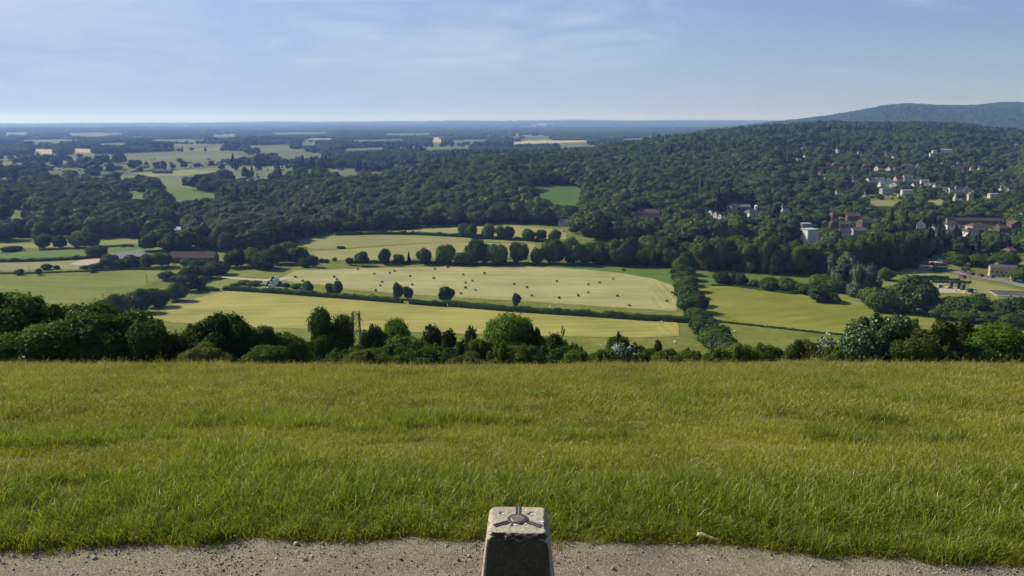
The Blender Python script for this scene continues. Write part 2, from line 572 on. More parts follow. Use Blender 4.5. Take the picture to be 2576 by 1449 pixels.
def drape(name, poly, mat, lift, label, cell=9.0, jit=1.5, step=9.0, keep=True, kind='structure'):
    pts = []
    for u_, v_ in dens(poly, step):
        q = pick(u_, v_)
        d = q[1]
        sz = size_at(q); wl = 16 * sz
        pts.append((q[0] + (fbm(q[0] / wl, q[1] / wl / 4, 41, 2) - .5) * jit * 2.4 * sz, q[1] + (fbm(q[0] / wl, q[1] / wl / 4, 43, 2) - .5) * jit * 1.8 * sz * d / 100))
    P = np.array(pts)
    x0, y0 = P.min(0); x1, y1 = P.max(0)
    cell = max(cell, (y1 - y0) / 70, (x1 - x0) / 160)
    gx, gy = np.meshgrid(np.arange(x0, x1, cell), np.arange(y0, y1, cell))
    gx = gx.ravel() + RNG.uniform(-.1, .1, gx.size) * cell; gy = gy.ravel()
    inside = np.zeros(gx.size, bool)
    n = len(P)
    for i_ in range(n):
        ax, ay = P[i_]; bx, by = P[(i_ + 1) % n]
        c_ = (ay > gy) != (by > gy)
        with np.errstate(divide='ignore', invalid='ignore'):
            xx = (bx - ax) * (gy - ay) / (by - ay) + ax
        inside ^= c_ & (gx < xx)
    V2 = [Vector(q) for q in P] + [Vector((a_, b_)) for a_, b_ in zip(gx[inside], gy[inside])]
    edges = [(i_, (i_ + 1) % n) for i_ in range(n)]
    vo_, _e, fo, *_r = geometry.delaunay_2d_cdt(V2, edges, [], 1, 1e-4)
    A = np.array([tuple(q) for q in vo_])
    zz_ = H(A[:, 0], A[:, 1]) + lift
    T_ = [f_ if len(f_) == 3 else f_ for f_ in fo]
    T_ = np.array([f_ for f_ in T_ if len(f_) == 3])
    a0, a1, a2 = A[T_[:, 0]], A[T_[:, 1]], A[T_[:, 2]]
    cr = (a1[:, 0] - a0[:, 0]) * (a2[:, 1] - a0[:, 1]) - (a1[:, 1] - a0[:, 1]) * (a2[:, 0] - a0[:, 0])
    T_[cr < 0] = T_[cr < 0][:, ::-1]
    me = np_mesh(name, np.column_stack([A, zz_]), T=T_, mats=[mat], smooth=True)
    o_ = bpy.data.objects.new(name, me); link(o_)
    tag(o_, kind=kind, label=label)
    if keep: VISIBLE.append(poly)
    return o_


m_hay = mat_field("cut_hay", (.155, .165, .060), (.230, .226, .096), (.310, .293, .135), R(3), .012, .14, rowamp=.10, con=3.3)
m_straw = mat_field("cut_straw", (.145, .148, .034), (.218, .206, .050), (.30, .27, .082), R(-6), .012, .13, rowamp=.07, con=3.3)
m_rough = mat_field("rough_pasture", (.085, .11, .02), (.125, .145, .03), (.18, .185, .05), 0, .08, .15)
m_left = mat_field("seeding_grass", (.070, .092, .012), (.108, .128, .018), (.155, .165, .036), R(8), .015, .10, speck=(.36, .35, .21))
m_right = mat_field("grazed_slope", (.088, .108, .013), (.132, .146, .020), (.20, .195, .042), R(-25), .03, .16)
m_green = mat_field("fresh_green", (.045, .09, .013), (.07, .118, .019), (.10, .14, .028), 0, .05, .12)
m_olive = mat_field("olive_meadow", (.12, .13, .04), (.165, .17, .058), (.215, .21, .08), 0, .02, .12)
m_pale = mat_field("pale_meadow", (.15, .155, .052), (.20, .195, .068), (.25, .24, .09), R(4), .02, .2)
m_fern = mat_field("bracken", (.03, .068, .012), (.05, .10, .018), (.075, .13, .026), 0, .1, .1)
m_dirt = mat_field("bare_earth", (.24, .20, .15), (.33, .28, .21), (.42, .36, .28), 0, .1, .15)
m_tarmac = mat_field("tarmac", (.10, .10, .10), (.15, .15, .145), (.20, .20, .19), 0, .1, .1)
m_plain = mat_field("valley_pasture", (.055, .078, .028), (.078, .100, .036), (.11, .125, .05), 0, .01, .03)
m_wheat = mat_field("ripe_crop", (.25, .215, .12), (.32, .275, .155), (.38, .33, .19), 0, .01, .05)

drape("field", [(742, 681), (860, 677), (1060, 673), (1200, 671), (1320, 671), (1450, 677), (1560, 687), (1640, 701), (1685, 715), (1702, 728), (1704, 784), (1600, 777), (1400, 764), (1200, 751), (1030, 741), (880, 729), (800, 716), (740, 712), (700, 702)], m_hay, .16, 'pale mown hay field dotted with round bales')
drape("field", [(575, 732), (700, 738), (900, 752), (1050, 762), (1300, 779), (1500, 794), (1700, 806), (1710, 825), (1710, 846), (1600, 850), (1450, 847), (1250, 843), (1100, 838), (800, 828), (600, 822), (440, 812), (370, 800), (400, 782), (440, 765), (505, 748)], m_straw, .16, 'yellow mown field below the clipped hedge')
drape("field", [(-260, 692), (200, 686), (415, 683), (405, 700), (340, 738), (290, 762), (230, 790), (150, 830), (-260, 850)], m_left, .16, 'olive hay meadow with pale streaks of seeding grass')
drape("field", [(1772, 722), (1830, 719), (1950, 726), (2100, 749), (2200, 770), (2400, 800), (2576, 826), (2840, 850), (2840, 885), (2576, 878), (2400, 864), (2150, 843), (1950, 824), (1800, 808), (1775, 795), (1762, 745)], m_right, .14, 'yellow green grazed field sloping down past the hedgerow')
m_head = mat_field("headland_stripes", (.155, .165, .055), (.235, .23, .09), (.32, .30, .13), R(91), .012, .30, rows=.07, rowamp=.22)
m_head2 = mat_field("headland_yellow", (.145, .148, .034), (.22, .206, .052), (.30, .27, .085), R(88), .012, .30, rows=.07, rowamp=.22)
drape("field", [(1628, 704), (1680, 716), (1698, 730), (1700, 779), (1640, 774), (1640, 740)], m_head, .22, 'striped turning strip at the end of the baled field', cell=5)
drape("field", [(1655, 806), (1702, 808), (1706, 826), (1706, 842), (1655, 844)], m_head2, .22, 'striped turning strip at the end of the yellow field', cell=5)
drape("field", [(1330, 667), (1500, 668), (1690, 674), (1702, 726), (1685, 714), (1640, 700), (1560, 686), (1450, 676)], m_green, .12, 'strip of bright pasture under the dark tree belt')
drape("field", [(1740, 680), (2030, 690), (2110, 700), (2100, 735), (1960, 720), (1830, 716), (1770, 720), (1745, 705)], m_green, .12, 'bright pasture behind the dark bushes')
drape("field", [(740, 602), (830, 594), (960, 590), (1100, 593), (1200, 599), (1345, 607), (1345, 612), (1200, 607), (1080, 611), (950, 619), (860, 626), (790, 628), (750, 616)], m_olive, .16, 'olive grey meadow beyond the lineside trees')
drape("field", [(785, 633), (870, 628), (1000, 618), (1140, 609), (1345, 614), (1345, 642), (1150, 648), (900, 655), (800, 652)], m_pale, .14, 'pale yellow meadow beyond the lineside trees')
drape("field", [(920, 585), (1040, 578), (1160, 572), (1290, 567), (1425, 580), (1425, 603), (1345, 604), (1180, 592), (1040, 587)], m_pale, .16, 'pale strip field below the hanging wood')
drape("field", [(-160, 632), (130, 625), (350, 616), (385, 618), (360, 645), (250, 648), (180, 646), (-160, 657)], m_green, .16, 'bright green grass field behind the grey barn')
drape("field", [(-160, 618), (110, 612), (250, 606), (355, 604), (350, 614), (130, 623), (-160, 630)], m_olive, .16, 'rough meadow at the edge of the parkland trees')
drape("field", [(-160, 664), (100, 656), (185, 655), (230, 664), (290, 672), (200, 678), (-160, 684)], m_olive, .16, 'small paddock by the farm yard')
drape("field", [(560, 690), (640, 676), (760, 671), (850, 675), (745, 680), (690, 702), (640, 698), (580, 702)], m_rough, .12, 'unmown grass corner beyond the bale stack')
drape("field", [(560, 702), (640, 700), (700, 706), (770, 718), (700, 730), (600, 725), (520, 727), (510, 716)], m_rough, .10, 'weedy corner around the bale stack')
drape("field", [(385, 469), (470, 470), (505, 483), (560, 487), (560, 499), (490, 499), (455, 513), (440, 506), (420, 489)], m_green, .3, 'pale green clearing among the parkland trees')
drape("field", [(300, 479), (345, 479), (400, 500), (330, 504)], m_green, .3, 'narrow green glade among dark parkland trees')
drape("field", [(-100, 518), (0, 522), (60, 529), (125, 541), (60, 545), (-30, 532), (-100, 530)], m_green, .3, 'sunlit grass bank between rows of trees')
drape("field", [(1322, 466), (1440, 466), (1478, 480), (1462, 520), (1400, 516), (1355, 500)], m_fern, .3, 'bracken clearing on the wooded slope')
drape("field", [(2178, 506), (2232, 504), (2270, 507), (2268, 516), (2210, 520), (2180, 519)], m_olive, .3, 'lawn of the cemetery among dark trees')
drape("field", [(2330, 506), (2378, 504), (2378, 517), (2340, 518)], m_olive, .3, 'second lawn of the cemetery by the chapel')
drape("path", [(556, 696), (600, 699), (660, 703), (695, 701), (740, 697), (700, 708), (660, 708), (600, 704), (556, 699)], m_dirt, .2, 'pale farm track running to the bale stack', jit=.2)
drape("yard_ground", [(175, 665), (200, 655), (235, 650), (290, 650), (262, 662), (250, 668), (210, 669)], m_dirt, .2, 'bare gravel yard beside the grey barn', jit=.4)
drape("yard_ground", [(2272, 676), (2280, 666), (2310, 658), (2360, 656), (2385, 668), (2380, 680), (2350, 676), (2330, 680)], m_tarmac, .2, 'grey yard with parked trailers', jit=.3)
drape("field", [(2255, 686), (2272, 676), (2330, 680), (2352, 684), (2400, 690), (2450, 705), (2576, 732), (2576, 745), (2440, 735), (2400, 728), (2330, 722), (2290, 700)], m_olive, .14, 'mown grass of the waterworks')
drape("road", [(2378, 677), (2390, 677), (2460, 692), (2520, 702), (2600, 722), (2600, 730), (2515, 710), (2450, 699), (2385, 685)], m_tarmac, .3, 'grey service road through the waterworks', jit=.1)
drape("yard_ground", [(2362, 726), (2380, 721), (2420, 723), (2455, 733), (2440, 740), (2360, 737)], m_dirt, .22, 'concrete apron under the green tanks', jit=.2)
for pl, m_, lb in (
    ([(150, 418), (300, 408), (480, 400), (640, 396), (800, 402), (800, 412), (640, 418), (480, 424), (330, 432), (150, 436), (0, 440), (0, 428)], m_plain, 'broad flat pasture of the plain'),
    ([(330, 436), (470, 428), (560, 430), (500, 440), (380, 446)], m_olive, 'tan grey field by the far barns'),
    ([(928, 410), (1000, 407), (1058, 405), (1062, 418), (930, 424)], m_green, 'blue green field beside the long dark wood'),
    ([(735, 430), (830, 426), (925, 424), (920, 440), (800, 446), (740, 440)], m_plain, 'wide field in front of the long dark wood'),
    ([(0, 398), (160, 392), (300, 390), (420, 386), (420, 392), (250, 398), (0, 408)], m_plain, 'distant green strip field'),
    ([(70, 376), (140, 375), (140, 386), (100, 388)], m_wheat, 'tan crop field near the far village'),
    ([(180, 374), (235, 375), (235, 384), (180, 385)], m_wheat, 'second tan crop field near the far village'),
    ([(250, 361), (320, 359), (320, 364), (250, 366)], m_plain, 'thin far strip of grass'),
    ([(1085, 347), (1116, 347), (1114, 359), (1082, 359)], m_wheat, 'small square yellow field in the far woods'),
    ([(1285, 357), (1350, 354), (1480, 353), (1480, 357), (1380, 361), (1290, 363)], m_wheat, 'long pale yellow field behind the woods'),
    ([(1315, 345), (1370, 340), (1395, 347), (1330, 350)], m_plain, 'pale green hillside field in the far woods'),
    ([(690, 391), (800, 388), (830, 396), (720, 400)], m_plain, 'small open field with lone trees'),
    ([(755, 358), (800, 358), (790, 366), (755, 366)], m_plain, 'light green gap in the far woods'),
    ([(530, 342), (600, 340), (600, 345), (530, 346)], m_plain, 'thin far light field'),
    ([(10, 333), (80, 332), (80, 338), (10, 338)], m_plain, 'far pale field under the skyline'),
    ([(140, 335), (250, 333), (330, 336), (230, 341)], m_plain, 'far pale sloping field under the skyline'),
    ([(760, 349), (850, 348), (850, 351), (760, 352)], m_wheat, 'thin tan strip in the far woods'),
    ([(20, 352), (150, 350), (230, 352), (120, 357)], m_plain, 'far thin pasture strip beyond the village crops'),
    ([(330, 352), (470, 350), (560, 352), (420, 356)], m_plain, 'far thin strip between two dark woods'),
    ([(620, 366), (720, 364), (740, 369), (630, 372)], m_plain, 'thin pale strip beside the square wood'),
    ([(430, 366), (560, 364), (570, 369), (440, 372)], m_plain, 'thin field under the far tree line'),
    ([(880, 352), (1000, 350), (1030, 353), (900, 357)], m_plain, 'thin grassy strip in the middle of the far woods'),
    ([(1130, 352), (1220, 351), (1230, 355), (1140, 357)], m_plain, 'thin grassy strip beside the small square field'),
    ([(300, 386), (420, 382), (600, 380), (640, 385), (480, 389), (320, 393)], m_plain, 'small meadows along the far village'),
    ([(640, 378), (760, 375), (780, 381), (660, 386)], m_plain, 'small pale meadow beyond the parkland'),
    ([(860, 374), (960, 371), (970, 377), (870, 381)], m_plain, 'small light clearing in the plain woods'),
    ([(1060, 372), (1180, 369), (1190, 374), (1070, 379)], m_plain, 'small clearing behind the long dark wood'),
    ([(1400, 368), (1500, 364), (1510, 369), (1410, 374)], m_plain, 'small clearing near the ridge end'),
    ([(680, 335), (820, 333), (830, 336), (690, 338)], m_plain, 'far thin bluish field'),
    ([(960, 336), (1080, 334), (1090, 337), (970, 339)], m_plain, 'far thin bluish strip'),
    ([(1560, 349), (1640, 347), (1640, 352), (1560, 354)], m_plain, 'far green field beside the ridge'),
):
    drape("field", pl, m_, .5, lb, jit=1.6, step=6.0, keep=m_ is m_wheat or "small" in lb or "thin" in lb or "far " in lb)
# ================================================================ plants: shapes
def ico(sub):
    bm = bmesh.new(); bmesh.ops.create_icosphere(bm, subdivisions=sub, radius=1.0)
    V = np.array([v.co[:] for v in bm.verts]); T = np.array([[v.index for v in f.verts] for f in bm.faces]); bm.free()
    return V, T


ICO1 = ico(1); ICO2 = ico(2)


def unit(a):
    return a / (np.linalg.norm(a, axis=-1, keepdims=True) + 1e-9)


def lobes_for(kind, rg):
    """ellipsoid lobes (centre, radii) of a crown in a box 1 high and 1 wide, base at z = 0"""
    L = []
    if kind in ('round', 'ash', 'broad'):
        n = 16 if kind == 'round' else 17
        zc = .58 if kind == 'round' else .56
        for i in range(n):
            a = rg.uniform(0, 2 * PI); e = math.asin(rg.uniform(-.75, 1.0))
            rad = rg.uniform(.15, .31)
            c = np.array([math.cos(a) * math.cos(e), math.sin(a) * math.cos(e), math.sin(e)]) * rg.uniform(.7, 1.16)
            L.append((np.array([0, 0, zc]) + c * np.array([.5 - rad * .85, .5 - rad * .85, .42 - rad * .75]), np.array([rad, rad, rad * .8])))
        L.append((np.array([0, 0, zc]), np.array([.33, .33, .30])))
    elif kind == 'tall':
        for i in range(14):
            z = rg.uniform(.2, .86); wv = .36 * math.sin(min(1, (1.04 - z) * 1.9) * PI / 2)
            a = rg.uniform(0, 2 * PI); rad = rg.uniform(.15, .25)
            L.append((np.array([math.cos(a) * wv * .8, math.sin(a) * wv * .8, z]), np.array([rad * 1.15, rad * 1.15, rad * .75])))
        L.append((np.array([0, 0, .5]), np.array([.26, .26, .36])))
    elif kind in ('bush', 'thorn', 'white'):
        n = 17
        for i in range(n):
            a = rg.uniform(0, 2 * PI); z = rg.uniform(.08, .80); wv = .40 * math.sqrt(max(0, 1 - ((z - .32) / .66) ** 2))
            rad = rg.uniform(.13, .23)
            rr_ = wv * rg.uniform(.55, 1)
            L.append((np.array([math.cos(a) * rr_, math.sin(a) * rr_, z]), np.array([rad, rad, rad * rg.uniform(.75, 1.15)])))
        L.append((np.array([0, 0, .36]), np.array([.33, .33, .34])))
        for i in range(6):          # leading shoots
            a = rg.uniform(0, 2 * PI); q = rg.uniform(0, .32)
            L.append((np.array([math.cos(a) * q, math.sin(a) * q, rg.uniform(.78, .92) - q * .5]), np.array([.07, .07, .13])))
    elif kind == 'ivy':
        for i in range(20):
            z = rg.uniform(.1, .88); wv = .44 * math.sqrt(max(0.02, 1 - ((z - .42) / .62) ** 2))
            a = rg.uniform(0, 2 * PI); rad = rg.uniform(.14, .22)
            L.append((np.array([math.cos(a) * wv * .78, math.sin(a) * wv * .78, z]), np.array([rad, rad, rad * .82])))
        L.append((np.array([0, 0, .45]), np.array([.3, .3, .4])))
    elif kind == 'yew':
        for i in range(22):
            a = rg.uniform(0, 2 * PI); q = math.sqrt(rg.uniform(0, 1)) * .38
            z = rg.uniform(.25, .80) * (1 - .55 * (q / .4) ** 2)
            L.append((np.array([math.cos(a) * q, math.sin(a) * q, z]), np.array([.12, .12, .19])))
        L.append((np.array([0, 0, .33]), np.array([.38, .38, .36])))
    elif kind == 'conifer':
        for i in range(9):
            z = .12 + i * .095; rad = .30 * (1.04 - z)
            for j in range(4 if i < 6 else 2):
                a = rg.uniform(0, 2 * PI)
                L.append((np.array([math.cos(a) * rad * .75, math.sin(a) * rad * .75, z]), np.array([rad * .7 + .02, rad * .7 + .02, .06])))
        L.append((np.array([0, 0, .5]), np.array([.13, .13, .46])))
    elif kind == 'willow':
        for i in range(18):
            a = rg.uniform(0, 2 * PI); z = rg.uniform(.18, .84); wv = .38 * math.sqrt(max(0.02, 1 - ((z - .45) / .58) ** 2))
            rad = rg.uniform(.12, .2)
            L.append((np.array([math.cos(a) * wv, math.sin(a) * wv, z]), np.array([rad, rad, rad * 1.35])))
        L.append((np.array([0, 0, .48]), np.array([.3, .3, .4])))
    elif kind == 'sparse':
        for i in range(10):
            a = rg.uniform(0, 2 * PI); q = rg.uniform(.1, .4); z = rg.uniform(.35, .92)
            L.append((np.array([math.cos(a) * q, math.sin(a) * q, z]), np.array([.08, .08, .06])))
    return L


def crown_mesh(name, kind, seed, n_leaf, leaf, mats, core=True, aspect=1.0, upright=0.0, ruff=.5, shag=.05):
    """leaf sprays spread through the lobes' outer shells, round a loose inner body that closes the crown"""
    rg = np.random.default_rng(seed)
    L = lobes_for(kind, rg)
    C = np.array([l[0] for l in L]); RD = np.array([l[1] for l in L])
    wgt = (RD[:, 0] * RD[:, 2]); wgt /= wgt.sum()
    P = []; Nn = []
    got = 0
    while got < n_leaf:
        m = int((n_leaf - got) * 1.8) + 60
        k_ = rg.choice(len(L), m, p=wgt)
        d = unit(rg.normal(size=(m, 3)))
        r_ = rg.uniform(.72, 1.06, (m, 1)) + np.abs(rg.normal(0, shag, (m, 1)))
        nz_ = vnoise(d[:, 0] * 3 + k_ * 7, d[:, 1] * 3 + d[:, 2] * 3, seed)[:, None]
        q = C[k_] + d * RD[k_] * r_ * (.82 + .3 * nz_)
        inside = np.zeros(m, bool)
        for j in range(len(L)):
            e = (((q - C[j]) / RD[j]) ** 2).sum(1)
            inside |= (e < .45) & (k_ != j)
        keep = ~inside & (q[:, 2] > .01)
        P.append(q[keep]); Nn.append(d[keep]); got += keep.sum()
    P = np.concatenate(P)[:n_leaf]; Nn = np.concatenate(Nn)[:n_leaf]
    nrm = unit(Nn * .85 + rg.normal(0, ruff, Nn.shape) + np.array([0, 0, .25]))
    tx = unit(np.cross(nrm, rg.normal(size=nrm.shape) * (1 - upright) + np.array([0, 0, .001]) + upright * np.array([1, 0, 0])))
    ty = np.cross(nrm, tx)
    sz = leaf * rg.uniform(.6, 1.35, (n_leaf, 1))
    asp = np.array([1, 1, aspect])
    P = P * asp
    el = 1.0 + upright * 1.2
    a = P + tx * sz * .5
    b = P + ty * sz * .62 * el + nrm * sz * .12
    c = P - tx * sz * .5
    d = P - ty * sz * .62 * el + nrm * sz * .12
    V = np.stack([a, b, c, d], 1).reshape(-1, 3)
    Q = np.arange(n_leaf * 4).reshape(-1, 4)
    T = None
    if core:
        Vs = [V]; Ts = []; off = len(V)
        iv, it = ICO2 if n_leaf > 1500 else ICO1
        for j in range(len(L)):
            if RD[j][0] < .1: continue
            s_ = .70 + .22 * (vnoise(iv[:, 0] * 2.3 + j * 5, iv[:, 1] * 2.3 + iv[:, 2] * 2, seed + 3)[:, None])
            Vs.append((C[j] + iv * RD[j] * s_) * asp); Ts.append(it + off); off += len(iv)
        V = np.concatenate(Vs); T = np.concatenate(Ts)
    return np_mesh(name, V, Q, T, mats)


def trunk_mesh(name, seed, mat, r=.022, top=.62, spread=.3, n_limb=6, low=.22):
    rg = random.Random(seed); b = MB()
    p0 = Vector((0, 0, -.04)); p1 = Vector((rg.uniform(-.02, .02), rg.uniform(-.02, .02), low)); p2 = Vector((rg.uniform(-.04, .04), rg.uniform(-.04, .04), top))
    b.bar(p0, p1, r * 1.25, 8, r * .9); b.bar(p1, p2, r * .9, 7, r * .3)
    for i in range(n_limb):
        a = 2 * PI * i / n_limb + rg.uniform(-.4, .4); t = rg.uniform(0, .7)
        s_ = p1.lerp(p2, t); e = s_ + Vector((math.cos(a) * spread, math.sin(a) * spread, rg.uniform(.12, .3)))
        b.bar(s_, e, r * .5, 6, r * .15)
        e2 = e + Vector((math.cos(a + .8) * spread * .4, math.sin(a + .8) * spread * .4, .1)); b.bar(e, e2, r * .17, 5, r * .05)
    me = bpy.data.meshes.new(name); me.from_pydata(b.v, [], b.f); me.materials.append(mat); me.update()
    return me


m_bark = mat_plain("bark", (.10, .082, .06), .9, .4, 6)
DK = dict(
    oak=mat_foliage("oak_leaves", (.034, .066, .011), (.085, .135, .022)),
    ash=mat_foliage("ash_leaves", (.065, .115, .012), (.12, .185, .022), .45),
    dark=mat_foliage("dark_leaves", (.025, .051, .010), (.058, .098, .017), .28),
    yew=mat_foliage("yew_needles", (.030, .040, .009), (.066, .076, .016), .22),
    thorn=mat_foliage("thorn_leaves", (.052, .072, .012), (.100, .120, .020), .35),
    lime=mat_foliage("lime_leaves", (.070, .108, .010), (.130, .170, .020), .42),
    white=mat_foliage("whitebeam_leaves", (.040, .075, .022), (.080, .125, .038), .3, white=(.30, .35, .27), whitefrac=.09),
    silver=mat_foliage("silver_leaves", (.05, .080, .03), (.10, .135, .06), .3, white=(.42, .46, .40), whitefrac=.34),
    willow=mat_foliage("willow_leaves", (.060, .085, .048), (.115, .145, .085), .3),
    copper=mat_foliage("copper_leaves", (.022, .014, .014), (.042, .026, .022), .2),
    hedge=mat_foliage("hedge_leaves", (.022, .045, .010), (.052, .085, .017), .25, noise_scale=.5),
    wood=mat_foliage("woodland_leaves", 0, 0, .22, noise_scale=2.0, per=.78, stand=.42, stops=[(.1, (.024, .048, .014)), (.3, (.060, .098, .020)), (.45, (.034, .070, .020)), (.6, (.085, .128, .026)), (.75, (.046, .078, .030)), (.9, (.105, .130, .032))]),
    conif=mat_foliage("conifer_needles", (.012, .026, .014), (.026, .046, .022), .12, noise_scale=2.0),
)
FORM = {}       # kind -> list of (crown mesh, trunk mesh)
NEAR = [('bush', 'oak', 26000, .030), ('broad', 'ash', 24000, .028), ('ivy', 'dark', 24000, .030), ('yew', 'yew', 24000, .034), ('thorn', 'thorn', 22000, .026),
        ('white', 'white', 22000, .036), ('sparse', 'lime', 900, .03), ('bush', 'lime', 18000, .03), ('bush', 'dark', 20000, .03), ('white', 'silver', 12000, .042)]
for kd, mt, nl, lf in NEAR:
    key = kd + '_' + mt
    FORM[key] = []
    for q in range(2 if kd in ('bush', 'thorn', 'broad') else 1):
        FORM[key].append((crown_mesh("crown", kd, 100 + len(FORM) * 7 + q, nl, lf, [DK[mt]], core=kd != 'sparse', upright=.5 if kd == 'yew' else 0, shag=.13),
                          trunk_mesh("trunk", 300 + len(FORM) * 5 + q, m_bark, .016 if kd != 'broad' else .02)))
for kd, mt, nl, lf, nq in [('round', 'oak', 4200, .062, 3), ('tall', 'oak', 3600, .058, 2), ('round', 'dark', 4200, .062, 2), ('broad', 'ash', 4000, .06, 2), ('willow', 'willow', 4200, .055, 2),
                           ('round', 'thorn', 3800, .060, 2), ('conifer', 'conif', 3200, .06, 1), ('round', 'copper', 3600, .062, 1), ('round', 'lime', 3600, .06, 1)]:
    key = 'mid_' + kd + '_' + mt
    FORM[key] = [(crown_mesh("crown", kd, 500 + len(FORM) * 11 + q, nl, lf, [DK[mt]], ruff=.32, shag=.11), trunk_mesh("trunk", 800 + len(FORM) + q, m_bark, .02)) for q in range(nq)]

N_TREES = 0


def tree(u, top, wid, key, label=None, base=None, dist=None, cat=None, group=None, name=None, hmin=0, sink=.0, fat=1.0):
    """a plant whose crown top is seen at survey height top; foot at ground seen at (u, base), or on the bearing at a given distance"""
    global N_TREES
    p_ = pick(u, base) if base is not None else at_dist(u, dist)
    s_ = size_at(p_)
    # height from the direction of the top
    dv = (CV - top) / F
    hz_ = EYE + p_[1] * (-sp + dv * cp) / (cp + dv * sp)
    h = max(hz_ - p_[2], hmin, .5)
    wd = wid * s_ * fat
    fm_ = FORM[key]
    cm, tm = fm_[N_TREES % len(fm_)]
    N_TREES += 1
    nm = name or ('bush' if key.split('_')[0] in ('bush', 'thorn') and h < 7 else 'tree')
    root = empty(nm, (p_[0], p_[1], p_[2] - sink), (N_TREES * 2.399) % 6.283)
    tag(root, label, cat or nm, group)
    low = key.startswith('mid_') and 'conifer' not in key
    o_ = bpy.data.objects.new("crown", cm); link(o_, root); o_.scale = (wd * 1.0, wd * 1.0, h * (1.2 if low else 1.02)); o_.location.z = -.18 * h if low else 0
    if tm is not None:
        t_ = bpy.data.objects.new("trunk", tm); link(t_, root); t_.scale = (max(wd, h * .5), max(wd, h * .5), h)
    return root


# ---------------------------------------------------------------- bushes and trees at the foot of the meadow
T = tree
